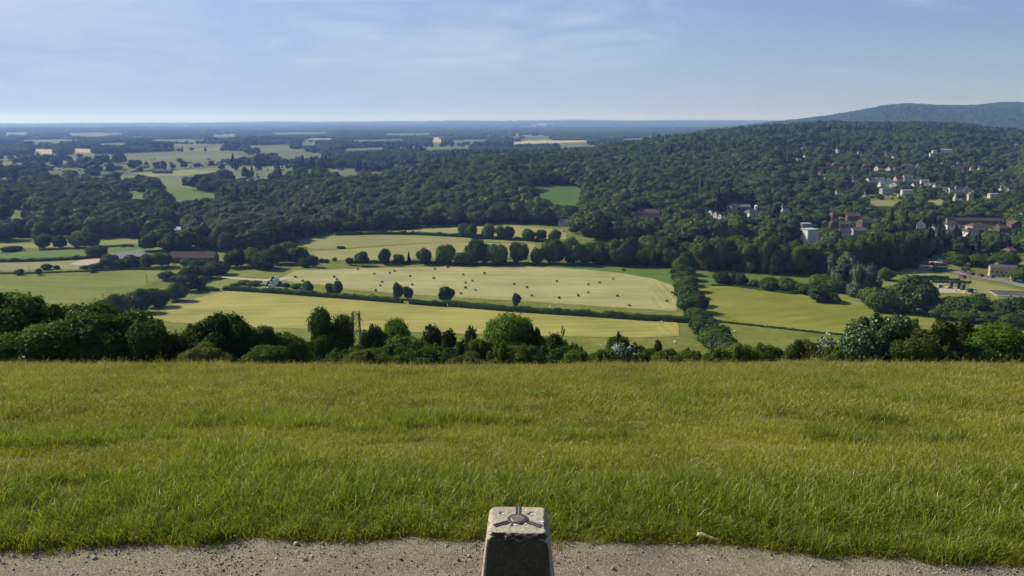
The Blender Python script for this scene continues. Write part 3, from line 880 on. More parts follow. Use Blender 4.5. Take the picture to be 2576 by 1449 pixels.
# (bearing, top, width, form, distance, label)
CREST = [
    (40, 733, 210, 'bush_oak', 60, 'tallest leafy bush of the dark thicket, filling the corner of the meadow edge'),
    (150, 768, 170, 'bush_oak', 64, 'leafy bush with ragged shoots just beside the tallest corner bush'),
    (270, 772, 190, 'bush_oak', 57, 'wide bushy mound in the dark thicket, below the field tree row'),
    (365, 800, 130, 'bush_oak', 56, 'lower dark bush at the end of the big thicket'),
    (-60, 750, 160, 'bush_oak', 66, 'dark bush cut by the frame edge beside the tallest corner bush'),
    (215, 800, 150, 'bush_oak', 52, 'dark bush low in the middle of the thicket, behind the grass'),
    (100, 820, 170, 'bush_oak', 50, 'dark low bush under the tallest corner bush'),
    (430, 832, 100, 'thorn_thorn', 60, 'olive thorn bush between the thicket and the pointed dark bush'),
    (492, 822, 90, 'thorn_thorn', 66, 'ragged olive thorn bush touching the pointed dark bush'),
    (566, 783, 128, 'bush_dark', 62, 'pointed dark bush standing above the olive thorns'),
    (635, 815, 110, 'bush_oak', 64, 'mid green bush leaning against the pointed dark bush'),
    (705, 836, 120, 'bush_oak', 68, 'rounded mid green bush with the yellow field right above it'),
    (757, 858, 70, 'bush_lime', 74, 'small bright bush in front of the ivy covered tree'),
    (520, 865, 120, 'thorn_thorn', 52, 'low pale thorn scrub under the pointed dark bush'),
    (670, 872, 110, 'bush_oak', 54, 'low bush in the gap below the rounded mid green bush'),
    (842, 781, 112, 'ivy_dark', 100, 'dark ivy covered tree with lumpy clumps beside the lattice pylon'),
    (805, 850, 70, 'ivy_dark', 90, 'dark foot bush under the ivy covered tree'),
    (945, 812, 82, 'bush_dark', 104, 'dark leafy tree just past the lattice pylon'),
    (1004, 794, 74, 'broad_ash', 112, 'bright green round tree among dark yews'),
    (1080, 822, 110, 'yew_yew', 104, 'broad brownish yew next to the bright round tree'),
    (1135, 834, 80, 'yew_yew', 100, 'low dark yew between the broad yew and the tall ash'),
    (1188, 825, 68, 'yew_yew', 104, 'pointed brownish yew touching the tall ash'),
    (1283, 778, 118, 'broad_ash', 100, 'tallest bright green ash of the meadow edge'),
    (1345, 822, 80, 'bush_dark', 98, 'dark bushy tree in the shade of the tall ash'),
    (1388, 838, 70, 'bush_oak', 96, 'green bushy tree with the thin bare tree behind it'),
    (1403, 812, 44, 'sparse_lime', 104, 'thin half bare tree with a few leaf tufts'),
    (1030, 846, 110, 'bush_oak', 84, 'rounded green bush under the bright round tree'),
    (985, 866, 100, 'bush_dark', 76, 'dark scrub bush in front of the leafy tree by the pylon'),
    (905, 872, 80, 'bush_oak', 82, 'green scrub bush at the foot of the pylon'),
    (850, 876, 100, 'bush_oak', 74, 'low green bush below the ivy covered tree'),
    (925, 885, 100, 'thorn_thorn', 66, 'low brownish thorn bush dipping into the notch of the grass edge'),
    (1105, 862, 90, 'bush_oak', 82, 'green bush under the broad brownish yew'),
    (1160, 866, 80, 'bush_dark', 78, 'dark bush under the pointed yew'),
    (1215, 850, 90, 'thorn_thorn', 84, 'olive thorn bush below the tall ash'),
    (1262, 866, 90, 'bush_lime', 74, 'yellowish green bush at the foot of the tall ash'),
    (1320, 868, 90, 'thorn_thorn', 72, 'dark olive thorn scrub in the shade under the tall ash'),
    (1385, 868, 90, 'bush_dark', 76, 'dark low bush past the tall ash'),
    (1440, 862, 60, 'bush_dark', 86, 'small dark bush at the end of the tree group of the tall ash'),
    (1050, 884, 110, 'bush_oak', 64, 'low bush at the grass edge below the rounded green bush'),
    (1180, 888, 110, 'thorn_thorn', 62, 'low thorn scrub at the grass edge under the yews'),
    (1455, 884, 80, 'bush_lime', 60, 'low bright scrub beside the group of the tall ash'),
    (1512, 880, 76, 'bush_lime', 62, 'low bright scrub beside the silver leaved bush'),
    (1555, 842, 64, 'bush_dark', 84, 'dark bush standing behind the silver leaved bush'),
    (1576, 858, 72, 'white_silver', 66, 'silver leaved bush alone in the middle of the meadow edge'),
    (1620, 872, 60, 'bush_oak', 66, 'green bush touching the silver leaved bush'),
    (1647, 858, 48, 'yew_yew', 84, 'small dark fan shaped yew past the silver leaved bush'),
    (1675, 882, 70, 'bush_oak', 62, 'low green bush under the small fan shaped yew'),
    (1725, 872, 40, 'bush_dark', 80, 'small round dark bush below the hedgerow end'),
    (1742, 884, 80, 'bush_lime', 62, 'low bright scrub below the hedgerow end'),
    (1800, 878, 80, 'bush_lime', 64, 'bright green scrub in front of the hedgerow foot'),
    (1852, 866, 80, 'bush_lime', 68, 'yellow green bush just past the hedgerow foot'),
    (1905, 864, 76, 'bush_lime', 70, 'yellow green bush in the middle of the bright scrub line'),
    (1945, 872, 60, 'bush_oak', 70, 'dark green bush ending the bright scrub line'),
    (2010, 854, 96, 'thorn_thorn', 66, 'brownish thorn bush next to the small silver bush'),
    (2066, 843, 62, 'white_silver', 66, 'small silver leaved bush beside the big pale leaved one'),
    (2095, 872, 70, 'thorn_thorn', 58, 'low thorn bush between the two pale leaved bushes'),
    (2190, 788, 140, 'white_white', 58, 'big pale leaved bush with whitish leaf tips'),
    (2290, 800, 90, 'white_white', 66, 'second pale leaved bush behind the wide yew'),
    (2345, 806, 130, 'yew_yew', 58, 'wide dark yew beside the big pale leaved bush'),
    (2410, 812, 110, 'yew_yew', 62, 'dark yew next to the bright round tree at the meadow end'),
    (2290, 850, 90, 'thorn_thorn', 52, 'olive scrub at the foot of the wide yew'),
    (2506, 820, 120, 'broad_ash', 60, 'bright round tree at the far end of the meadow edge'),
    (2545, 862, 70, 'thorn_thorn', 58, 'brownish scrub under the last bright round tree'),
    (2455, 868, 80, 'bush_dark', 56, 'dark low scrub between yew and last bright tree'),
    (2640, 850, 110, 'bush_oak', 60, 'green bush cut by the frame edge past the last bright tree'),
]
for u_, tp, wd_, kd, ds, lb in CREST:
    T(u_, tp, wd_, kd, lb, dist=50 + (ds - 50) * .5, fat=(1.0 if kd.startswith('ivy') or u_ in (945, 905) else 1.6 if kd.startswith('yew') else 1.25), name='tree' if ('tree' in lb.split(' ')[:6] or 'yew' in lb or ' ash ' in lb[:34]) else 'bush', group='bushes and trees at the meadow edge')

# ---------------------------------------------------------------- trees in and round the fields
O, OT, D_, A_, W_, TH, CF, CO, LI = ('mid_round_oak', 'mid_tall_oak', 'mid_round_dark', 'mid_broad_ash', 'mid_willow_willow', 'mid_round_thorn', 'mid_conifer_conif', 'mid_round_copper', 'mid_round_lime')
FIELD = [
    (777, 708, 26, O, 736, 'small round tree in the clipped hedge nearest the bale stack'),
    (832, 711, 22, O, 741, 'smaller of the two round trees touching in the clipped hedge'),
    (851, 707, 26, O, 743, 'larger of the two round trees touching in the clipped hedge'),
    (1003, 711, 25, O, 752, 'taller of the two trees at the gap in the clipped hedge'),
    (1026, 718, 26, O, 754, 'shorter of the two trees at the gap in the clipped hedge'),
    (1122, 721, 36, D_, 758, 'dark round tree standing alone in the middle of the clipped hedge'),
    (1299, 737, 20, O, 770, 'smallest tree in the clipped hedge, behind the tall ash'),
    # lineside trees
    (880, 646, 18, O, 667, 'small tree at the thin end of the lineside row'),
    (911, 634, 32, O, 668, 'round tree, first big one of the lineside row'),
    (967, 625, 32, O, 665, 'egg shaped tree standing alone on the railway line'),
    (1003, 638, 26, TH, 664, 'low round tree beside the small spire shaped one'),
    (1029, 632, 14, CF, 664, 'narrow spire shaped tree in the lineside row'),
    (1066, 623, 34, TH, 665, 'brownish upright tree in the lineside row'),
    (1119, 612, 46, A_, 664, 'light green airy tree in the lineside row'),
    (1170, 632, 56, D_, 666, 'dark low tree under the tall dark one of the lineside row'),
    (1196, 599, 46, D_, 664, 'tall dark tree of the lineside row'),
    (1221, 611, 32, O, 664, 'slim tree behind the tall dark lineside tree'),
    (1252, 608, 50, A_, 665, 'light green tree past the tall dark lineside tree'),
    (1305, 606, 46, TH, 664, 'olive tree with the pale meadow showing on both its sides'),
    (1353, 620, 32, A_, 664, 'small light tree next to the gap of the lineside row'),
    (1390, 597, 54, D_, 664, 'dark open crowned tree at the gap of the tree belt'),
    (1446, 600, 56, O, 665, 'wide oak where the tree belt closes'),
    # fringe in the strip field
    (1166, 562, 26, A_, 596, 'first light tree in the row on the strip field, beside the dark wood'),
    (1188, 564, 30, O, 599, 'second tree in the row on the strip field'),
    (1227, 562, 32, A_, 600, 'third tree in the row on the strip field, standing clear'),
    (1262, 566, 30, O, 602, 'fourth tree in the row on the strip field'),
    (1281, 567, 26, TH, 603, 'fifth tree in the row on the strip field'),
    (1331, 573, 30, A_, 606, 'pale tree in the row on the strip field nearest the cottage'),
    (1361, 575, 26, O, 606, 'round tree in the row on the strip field below the cottage'),
    (1395, 578, 32, TH, 608, 'last broad tree in the row on the strip field'),
    # dark bushes right of the hedgerow
    (1815, 682, 46, D_, 714, 'first dark round bush in the row behind the grazed slope'),
    (1840, 686, 36, D_, 715, 'second dark round bush in the row behind the grazed slope'),
    (1862, 690, 34, O, 717, 'third bush in the row, beside the telegraph pole'),
    (1897, 705, 24, 'mid_willow_willow', 721, 'small whitish flowering bush in the row behind the slope'),
    (1938, 697, 52, D_, 729, 'wide dark bush past the whitish flowering bush'),
    (1978, 700, 50, O, 734, 'rounded bush in the middle of the slope row'),
    (2020, 712, 44, TH, 740, 'olive bush in the slope row'),
    (2068, 716, 66, D_, 758, 'largest dark bush in the row behind the grazed slope'),
    (2100, 742, 24, D_, 764, 'small dark bush ending the slope row'),
    # round the waterworks
    (2060, 688, 50, A_, 727, 'light green bush below the pale willows'),
    (2112, 640, 60, W_, 700, 'pale grey willow at the top of the willow group'),
    (2140, 655, 70, W_, 722, 'pale grey willow in the middle of the willow group'),
    (2165, 668, 66, W_, 745, 'pale grey willow lowest in the willow group'),
    (2105, 700, 46, O, 735, 'round green tree left beside the willow group'),
    (2252, 626, 44, D_, 680, 'very dark yew like tree at the waterworks yard'),
    (2230, 672, 34, A_, 705, 'light bush between willows and waterworks lawn'),
    (2198, 700, 52, W_, 738, 'small grey willow beside the bright round tree'),
    (2190, 720, 60, LI, 770, 'bright round tree in front of the grey willows'),
    (2210, 735, 70, O, 783, 'green tree beside the slope pylon'),
    (2290, 694, 96, D_, 786, 'large dark tree hiding the waterworks tanks'),
    (2250, 720, 60, O, 785, 'mid green tree under the large dark tree'),
    (2345, 750, 70, TH, 792, 'olive tree at the near corner of the waterworks'),
    (2395, 742, 80, O, 800, 'round tree below the teal cabinet'),
    (2450, 742, 84, D_, 806, 'dark tree below the filter beds'),
    (2510, 752, 84, O, 812, 'green tree in the near belt below the filter beds'),
    (2560, 748, 80, D_, 818, 'dark tree at the frame edge below the filter beds'),
    (2620, 752, 84, O, 826, 'tree outside the frame edge below the filter beds'),
    (2370, 772, 60, O, 802, 'low tree at the bottom of the near belt'),
    (2430, 778, 66, TH, 810, 'olive low tree at the bottom of the near belt'),
    (2490, 785, 66, O, 817, 'lowest green tree of the near belt'),
    (2545, 790, 66, TH, 824, 'lowest olive tree at the frame edge'),
    (2565, 670, 40, A_, 706, 'light tree beside the long tan shed'),
    (2415, 640, 50, O, 668, 'round tree behind the teal container'),
    (2470, 640, 54, O, 672, 'round tree behind the long tan shed'),
    (2530, 632, 60, D_, 668, 'dark tree behind the long tan shed'),
    (2428, 668, 20, A_, 680, 'small bush by the concrete bays'),
    # hedge trees on the other side, from farm to thicket
    (555, 655, 46, D_, 690, 'dark tree over the corner where farm hedge and thicket meet'),
    (520, 668, 46, D_, 700, 'dark tree in the upper part of the diagonal tree row'),
    (482, 668, 54, O, 706, 'round tree in the upper part of the diagonal tree row'),
    (422, 682, 38, D_, 705, 'dark round tree at the top end of the olive meadow'),
    (452, 690, 42, O, 712, 'round tree beside the pole in the diagonal row'),
    (478, 691, 46, D_, 733, 'dark round tree in the middle of the diagonal row'),
    (505, 694, 28, A_, 722, 'small light tree in the diagonal row'),
    (445, 712, 48, D_, 757, 'wide dark tree casting shade on the yellow field'),
    (396, 722, 56, D_, 772, 'largest dark tree of the diagonal row'),
    (345, 728, 60, O, 786, 'broad tree of the diagonal row just above the thicket'),
    (300, 735, 56, TH, 800, 'lowest olive tree of the diagonal row'),
    (262, 758, 50, O, 815, 'tree of the diagonal row half hidden by the thicket'),
    # farm
    (243, 615, 44, D_, 646, 'round dark tree beside the white lorry'),
    (110, 588, 38, O, 625, 'first round parkland tree at the rough meadow'),
    (150, 589, 34, D_, 624, 'second round parkland tree at the rough meadow'),
    (198, 578, 40, A_, 623, 'light parkland tree at the rough meadow'),
    (228, 582, 40, D_, 622, 'dark parkland tree touching the light one'),
    (275, 640, 44, D_, 674, 'dark bush in front of the grey barn'),
    (330, 640, 40, D_, 672, 'dark bush at the corner of the grey barn'),
    (298, 650, 36, O, 675, 'green bush under the grey barn roof'),
    (244, 661, 34, D_, 675, 'low dark bush at the end of the grey barn'),
    (378, 638, 40, O, 672, 'green bush between the two barns'),
    (408, 632, 48, O, 672, 'big bush at the gable of the long red barn'),
    (465, 650, 24, A_, 667, 'small bush in front of the long red barn'),
    (500, 652, 38, D_, 674, 'dark bush in front of the long red barn'),
    (535, 660, 36, TH, 684, 'olive bush at the end of the long red barn'),
    (118, 663, 24, D_, 678, 'small dark shrub on the paddock'),
    (143, 667, 14, D_, 677, 'tiny dark shrub on the paddock'),
    (212, 667, 18, D_, 676, 'small shrub below the gravel yard'),
    (98, 676, 16, O, 692, 'small shrub on the scrubby line above the olive meadow'),
    (47, 677, 22, O, 692, 'second small shrub on the scrubby line above the olive meadow'),
    (235, 676, 16, D_, 686, 'third small shrub on the scrubby line above the olive meadow'),
    (30, 618, 44, D_, 632, 'flat dark bush on the bright green field'),
    (310, 614, 14, D_, 621, 'tiny bush on the rough meadow'),
    (330, 615, 14, D_, 621, 'second tiny bush on the rough meadow'),
    # cluster between farm and lineside
    (595, 628, 50, D_, 672, 'dark tree in front of the white gabled house'),
    (640, 625, 50, O, 672, 'tree beside the white gabled house'),
    (668, 630, 60, D_, 676, 'dark wide tree of the round tree clump'),
    (700, 618, 48, O, 664, 'round tree of the clump by the olive grey meadow'),
    (726, 605, 40, A_, 655, 'light tall tree of the clump by the olive grey meadow'),
    (750, 618, 56, D_, 662, 'dark round tree closing the clump by the olive grey meadow'),
    (713, 640, 26, O, 662, 'small bush at the foot of the round tree clump'),
    (768, 648, 28, D_, 672, 'dark bush at the thin end of the lineside row'),
    (788, 640, 26, O, 672, 'slim tree beside the pole at the thin end of the lineside row'),
    (809, 650, 16, D_, 660, 'small round shrub on the railway line'),
    (822, 651, 12, D_, 661, 'smaller round shrub on the railway line'),
    (842, 647, 11, O, 658, 'lone shrub at the edge of the pale yellow meadow'),
    (858, 619, 20, D_, 625, 'flat dark bush lying on the olive grey meadow'),
    # small things on weedy corner
    (590, 712, 26, D_, 722, 'low dark scrub beside the weedy corner'),
    (640, 706, 34, O, 718, 'scrub in the middle of the weedy corner'),
    (615, 704, 30, TH, 715, 'scrub beside the farm track'),
    (720, 712, 20, TH, 722, 'grey green scrub at the bale stack'),
    (745, 714, 26, O, 725, 'scrub between bale stack and hedge tree'),
    (1568, 676, 8, O, 681, 'tiny shrub on the bright pasture strip'),
]
for u_, tp, wd_, kd, bs, lb in FIELD:
    T(u_, tp, wd_, kd, lb, base=bs, cat='bush' if ('bush' in lb or 'shrub' in lb or 'scrub' in lb) else 'tree', name='bush' if ('bush' in lb or 'shrub' in lb or 'scrub' in lb) else 'tree', group='trees and bushes round the fields', fat=1.08)

for n_, (u_, tp, wd_, ds, kd) in enumerate(((1688, 343, 9, 1900, CF), (1790, 330, 9, 2050, CF), (1832, 324, 8, 2120, CF), (1862, 316, 12, 2150, O), (1869, 317, 8, 2160, CF), (1886, 320, 13, 2170, D_), (1922, 314, 8, 2200, CF), (1946, 317, 9, 2230, CF), (2035, 308, 12, 2400, O), (2062, 307, 9, 2400, CF), (2230, 302, 14, 2480, O), (2300, 304, 16, 2480, D_))):
    T(u_, tp, wd_, kd, ('first', 'second', 'third', 'fourth', 'fifth', 'sixth', 'seventh', 'eighth', 'ninth', 'tenth', 'eleventh', 'last')[n_] + ' tree standing up on the ridge skyline, counted from its low end', dist=ds, name='tree', cat='tree', group='trees on the ridge skyline', hmin=16)

# the tall hedgerow running away between the fields: one plant behind the other
HR = [(1712, 645, 34, 690), (1716, 664, 38, 704), (1719, 680, 40, 718), (1722, 694, 44, 733), (1727, 708, 46, 750), (1732, 722, 48, 768), (1740, 738, 50, 786), (1752, 764, 34, 788), (1754, 777, 46, 806)]
for n_, (u_, tp, wd_, bs) in enumerate(HR):
    od = ('farthest', 'second farthest', 'third', 'fourth', 'fifth', 'sixth', 'nearest big', 'small', 'lowest, bushy')[n_]
    T(u_, tp, wd_, (O, D_, TH, O, D_, O, D_, TH, O)[n_], od + ' tree of the hedgerow between hay field and grazed slope', base=bs, group='trees of the straight hedgerow', name='tree', fat=1.45)
HL = [(1764, 789, 56, 836), (1776, 803, 66, 850), (1795, 818, 78, 868), (1812, 834, 84, 884), (1822, 850, 70, 896), (1838, 862, 60, 905)]
for n_, (u_, tp, wd_, bs) in enumerate(HL):
    od = ('topmost', 'second', 'third', 'fourth', 'fifth', 'lowest')[n_]
    T(u_, tp, wd_, (D_, O, D_, O, D_, O)[n_], od + ' bush of the thick hedge below the hedgerow pylon', base=bs, group='bushes of the thick lower hedge', name='bush', cat='bush', fat=1.1)

# the dark belt behind the hay field: trees nobody could tell apart
rb = random.Random(3)
BELT_LABEL = 'leafy tree in the dense dark belt behind the baled hay field'
u_ = 1482
while u_ < 2045:
    for row, (dv_, dt) in enumerate(((0, 0), (-9, -4))):
        bs = np.interp(u_, [1480, 1700, 1760, 2045], [665, 671, 677, 692]) + dv_ + rb.uniform(-2, 2)
        tp = np.interp(u_, [1480, 1600, 1700, 1850, 1950, 2045], [608, 603, 607, 600, 606, 622]) + dt + rb.uniform(-9, 9)
        T(u_ + rb.uniform(-9, 9) + row * 15, tp, rb.uniform(44, 62), rb.choice([O, O, D_, D_, OT, A_, TH]), BELT_LABEL, base=bs, group='trees of the dark belt', name='tree', cat='tree')
    u_ += 27
BELT2 = 'leafy tree in the dark belt between houses and waterworks'
u_ = 2050
while u_ < 2300:
    for row in range(2):
        bs = np.interp(u_, [2050, 2300], [688, 672]) - row * 14 + rb.uniform(-2, 2)
        tp = np.interp(u_, [2050, 2150, 2250, 2330], [618, 596, 588, 592]) - row * 3 + rb.uniform(-8, 8)
        T(u_ + rb.uniform(-9, 9) + row * 15, tp, rb.uniform(50, 66), rb.choice([O, O, D_, A_, OT]), BELT2, base=bs, group='trees between houses and waterworks', name='tree', cat='tree')
    u_ += 34

# ---------------------------------------------------------------- clipped hedges
def hedge(pts, h, wd, label, cell=.55, key='hedge', seed=1, rough=.3):
    """clipped hedge along ground points: a closed body with a skin of leaf sprays"""
    rg = np.random.default_rng(seed)
    P = np.array([pick(*q) for q in pts])
    seg = np.hypot(*np.diff(P[:, :2], axis=0).T); cum = np.concatenate([[0], np.cumsum(seg)])
    n = max(4, int(cum[-1] / 1.5)); t = np.linspace(0, cum[-1], n)
    cx_ = np.interp(t, cum, P[:, 0]); cy_ = np.interp(t, cum, P[:, 1]); cz_ = H(cx_, cy_)
    tx_ = np.gradient(cx_); ty_ = np.gradient(cy_); ln = np.hypot(tx_, ty_); nx_ = -ty_ / ln; ny_ = tx_ / ln
    prof = [(-.5, -.05), (-.52, .45), (-.42, .88), (-.15, 1), (.15, 1), (.42, .88), (.52, .45), (.5, -.05)]
    m = len(prof); V = []
    hh = h * (.72 + .45 * fbm(t / 5.0, t * 0 + seed, seed) + .25 * (vnoise(t / 2.3, t * 0, seed + 5) > .78)); ww = wd * (.85 + .3 * fbm(t / 6.0, t * 0 + 9, seed + 1))
    for a_, b_ in prof:
        j1 = rg.normal(0, rough, n)
        V.append(np.column_stack([cx_ + nx_ * (a_ * ww + j1 * .5), cy_ + ny_ * (a_ * ww + j1 * .5), cz_ + b_ * hh + (rg.normal(0, rough * .6, n) if b_ > 0 else 0)]))
    V = np.stack(V, 1).reshape(-1, 3)
    i_ = np.arange(n - 1)[:, None] * m + np.arange(m - 1)[None, :]
    Q0 = np.stack([i_, i_ + 1, i_ + m + 1, i_ + m], -1).reshape(-1, 4)
    nl = int(cum[-1] * (2 * h + wd) * 4.2)
    tl = rg.uniform(0, cum[-1], nl); kk = rg.uniform(0, m - 1, nl); k0 = kk.astype(int); kf = kk - k0
    pr = np.array(prof); ab = pr[k0] * (1 - kf[:, None]) + pr[np.minimum(k0 + 1, m - 1)] * kf[:, None]
    lx = np.interp(tl, t, cx_); ly = np.interp(tl, t, cy_); lnx = np.interp(tl, t, nx_); lny = np.interp(tl, t, ny_)
    lh = np.interp(tl, t, hh); lw = np.interp(tl, t, ww)
    C = np.column_stack([lx + lnx * ab[:, 0] * lw * 1.08, ly + lny * ab[:, 0] * lw * 1.08, H(lx, ly) + ab[:, 1] * lh * 1.03]) + rg.normal(0, .13, (nl, 3))
    nr_ = unit(np.column_stack([lnx * ab[:, 0], lny * ab[:, 0], np.maximum(ab[:, 1] - .4, 0)]) + rg.normal(0, .5, (nl, 3)))
    tx2 = unit(np.cross(nr_, rg.normal(size=(nl, 3)))); ty2 = np.cross(nr_, tx2); s_ = cell * rg.uniform(.6, 1.3, (nl, 1))
    ns = int(cum[-1] / 9)          # saplings grown out above the clipped top
    if h > 1.5 and ns:
        sp_ = rg.uniform(0, cum[-1], ns); si = rg.integers(0, ns, nl // 9); q = sp_[si] + rg.normal(0, .55, len(si))
        sh = rg.uniform(.95, 1.45, ns)[si]
        C[:len(si)] = np.column_stack([np.interp(q, t, cx_) + rg.normal(0, .5, len(si)), np.interp(q, t, cy_) + rg.normal(0, .5, len(si)), np.interp(q, t, cz_) + h * (sh - np.abs(rg.normal(0, .22, len(si))))])
    LV = np.stack([C + tx2 * s_ * .5, C + ty2 * s_ * .6, C - tx2 * s_ * .5, C - ty2 * s_ * .6], 1).reshape(-1, 3)
    Q1 = np.arange(nl * 4).reshape(-1, 4) + len(V)
    c0 = np.array([cx_[0], cy_[0], cz_[0]])
    o_ = bpy.data.objects.new("hedge", np_mesh("hedge", np.concatenate([V, LV]) - c0, np.concatenate([Q0, Q1]), mats=[DK[key]]))
    link(o_); o_.location = c0; tag(o_, label, 'hedge', 'hedges between the fields')
    return o_


hedge([(563, 730), (700, 739), (900, 754), (1012, 763)], 2.7, 2.6, 'clipped hedge between the two mown fields, part with the bale stack behind it', seed=1)
hedge([(1031, 765), (1080, 769), (1122, 772)], 2.5, 2.4, 'short piece of clipped hedge between two gaps under the dark round tree', seed=2)
hedge([(1130, 771), (1288, 784), (1475, 796), (1600, 805), (1740, 812)], 2.9, 2.8, 'longest piece of clipped hedge with sheep resting along it', seed=3)
hedge([(844, 592), (944, 590), (1044, 591), (1150, 596), (1288, 605), (1400, 610)], 2.6, 3, 'dark hedge along the strip field under the hanging wood', seed=4, cell=.8)
hedge([(-160, 660), (0, 660), (100, 658), (185, 654), (235, 650), (290, 647)], 2.2, 2.6, 'long low hedge behind the farm paddock', seed=5, cell=.7)
hedge([(-160, 692), (100, 688), (250, 682), (330, 678), (420, 679)], .9, 2.2, 'low scrubby line above the olive meadow', seed=6, cell=.6)
hedge([(1812, 811), (1870, 817), (1960, 827), (2060, 838), (2150, 846)], .7, 1.0, 'thin low hedge line crossing the grazed slope', seed=7, cell=.5)
hedge([(498, 732), (530, 732), (552, 732)], 1.6, 1.8, 'short stub of hedge at the yellow field corner', seed=8)
hedge([(880, 663), (960, 662), (1060, 663), (1180, 667), (1330, 667), (1480, 668)], 1.8, 3, 'scrubby hedge bank along the railway line', seed=9, cell=.7, rough=.4)
hedge([(100, 631), (180, 627), (250, 623), (330, 618)], 1.2, 2, 'fence hedge between bright field and rough meadow', seed=10, cell=.6)
hedge([(1790, 719), (1840, 720), (1930, 732), (2000, 741)], .9, 2.2, 'rough grass bank topping the grazed slope', seed=11, cell=.5)
hedge([(2302, 699), (2350, 699), (2386, 700)], 1.4, 1.5, 'upper dark box hedge on the waterworks lawn', seed=12)
hedge([(2314, 704), (2370, 705), (2414, 706)], 1.4, 1.5, 'middle dark box hedge on the waterworks lawn', seed=13)
hedge([(2345, 711), (2400, 712), (2442, 713)], 1.4, 1.5, 'lower dark box hedge on the waterworks lawn', seed=14)
# ================================================================ buildings
def mat_wall(name, col, stain=(.5, .5, .5), var=.18, scale=.35):
    k = NT(name)
    p = k.obj()
    n1 = k.noise(p, scale, 4, .6); n2 = k.noise(k.mapped(p, (1.2, 1.2, .15)), 1.0, 3)
    lo = tuple(c * (1 - var) for c in col); hi = tuple(min(.9, c * (1 + var * .6)) for c in col)
    c_ = k.ramp(k.math('ADD', k.math('MULTIPLY', n1, .5), k.math('MULTIPLY', n2, .5)), [(.35, lo), (.65, hi)])
    k.bsdf(c_, .9, .15, n1, .2, .03)
    return k.m


def mat_roof(name, a, b):
    k = NT(name)
    p = k.obj()
    n1 = k.noise(p, .8, 4, .7); bw = k.noise(k.mapped(p, (.6, .6, 5)), 1.0, 3)
    c_ = k.ramp(k.math('ADD', k.math('MULTIPLY', n1, .6), k.math('MULTIPLY', bw, .4)), [(.35, a), (.65, b)])
    k.bsdf(c_, .85, .2, bw, .4, .05)
    return k.m


WM = dict(
    white=mat_wall("white_render", (.53, .53, .51)), cream=mat_wall("cream_render", (.46, .42, .33)), brick=mat_wall("orange_brick", (.135, .082, .06)),
    dull=mat_wall("brown_brick", (.115, .08, .062)), stone=mat_wall("pale_stone", (.42, .38, .30)), tan=mat_wall("tan_brick", (.44, .33, .19)), blue=mat_wall("pale_blue_render", (.50, .56, .60)),
    pink=mat_wall("pinkish_render", (.33, .235, .20)), grey=mat_wall("grey_cladding", (.30, .30, .30)), teal=mat_wall("teal_paint", (.032, .095, .085), var=.1), dkgreen=mat_wall("dark_green_paint", (.03, .07, .05), var=.1), timber=mat_wall("dark_timber", (.13, .09, .07)))
RM = dict(
    red=mat_roof("red_tile", (.070, .048, .040), (.110, .072, .058)), brown=mat_roof("brown_tile", (.055, .045, .038), (.090, .068, .056)), slate=mat_roof("grey_slate", (.085, .087, .095), (.14, .142, .152)),
    orange=mat_roof("orange_tile", (.100, .066, .050), (.15, .095, .070)), dark=mat_roof("dark_tile", (.05, .042, .042), (.09, .075, .072)), pale=mat_roof("pale_felt", (.28, .275, .25), (.38, .37, .34)), steel=mat_roof("fibre_cement", (.17, .165, .17), (.23, .225, .23)), white=mat_roof("white_sheet", (.60, .62, .64), (.70, .72, .74)), rust=mat_roof("rusty_sheet", (.048, .034, .032), (.074, .048, .044)))
m_glass = mat_plain("window_glass", (.03, .035, .04), .15, .1, 1, .6)
m_brickc = WM['dull']


def roof_mb(L, D, h, rise, typ, ov=.35, th=.22):
    b = MB()
    x0, x1, y0, y1 = -L / 2 - ov, L / 2 + ov, -D / 2 - ov, D / 2 + ov
    if typ == 'flat':
        b.box(x0, x1, y0, y1, h, h + .35)
        return b
    k_ = 0 if typ == 'gable' else min(D / 2 * .9, L / 2 * .95)
    vs = []
    for t in (0, th):
        vs += [(x0, y0, h - .12 + t), (x1, y0, h - .12 + t), (x1, y1, h - .12 + t), (x0, y1, h - .12 + t), (x0 + k_, 0, h + rise + t), (x1 - k_, 0, h + rise + t)]
    fs = [(6, 7, 11, 10), (8, 9, 10, 11), (7, 8, 11), (9, 6, 10), (1, 0, 4, 5), (3, 2, 5, 4), (2, 1, 5), (0, 3, 4), (0, 1, 7, 6), (1, 2, 8, 7), (2, 3, 9, 8), (3, 0, 6, 9)]
    if typ == 'gable':
        fs = [(6, 7, 11, 10), (8, 9, 10, 11), (1, 0, 4, 5), (3, 2, 5, 4), (0, 1, 7, 6), (2, 3, 9, 8), (1, 5, 11, 7), (5, 2, 8, 11), (3, 4, 10, 9), (4, 0, 6, 10)]
    b.add(vs, fs)
    return b


HOUSES = []


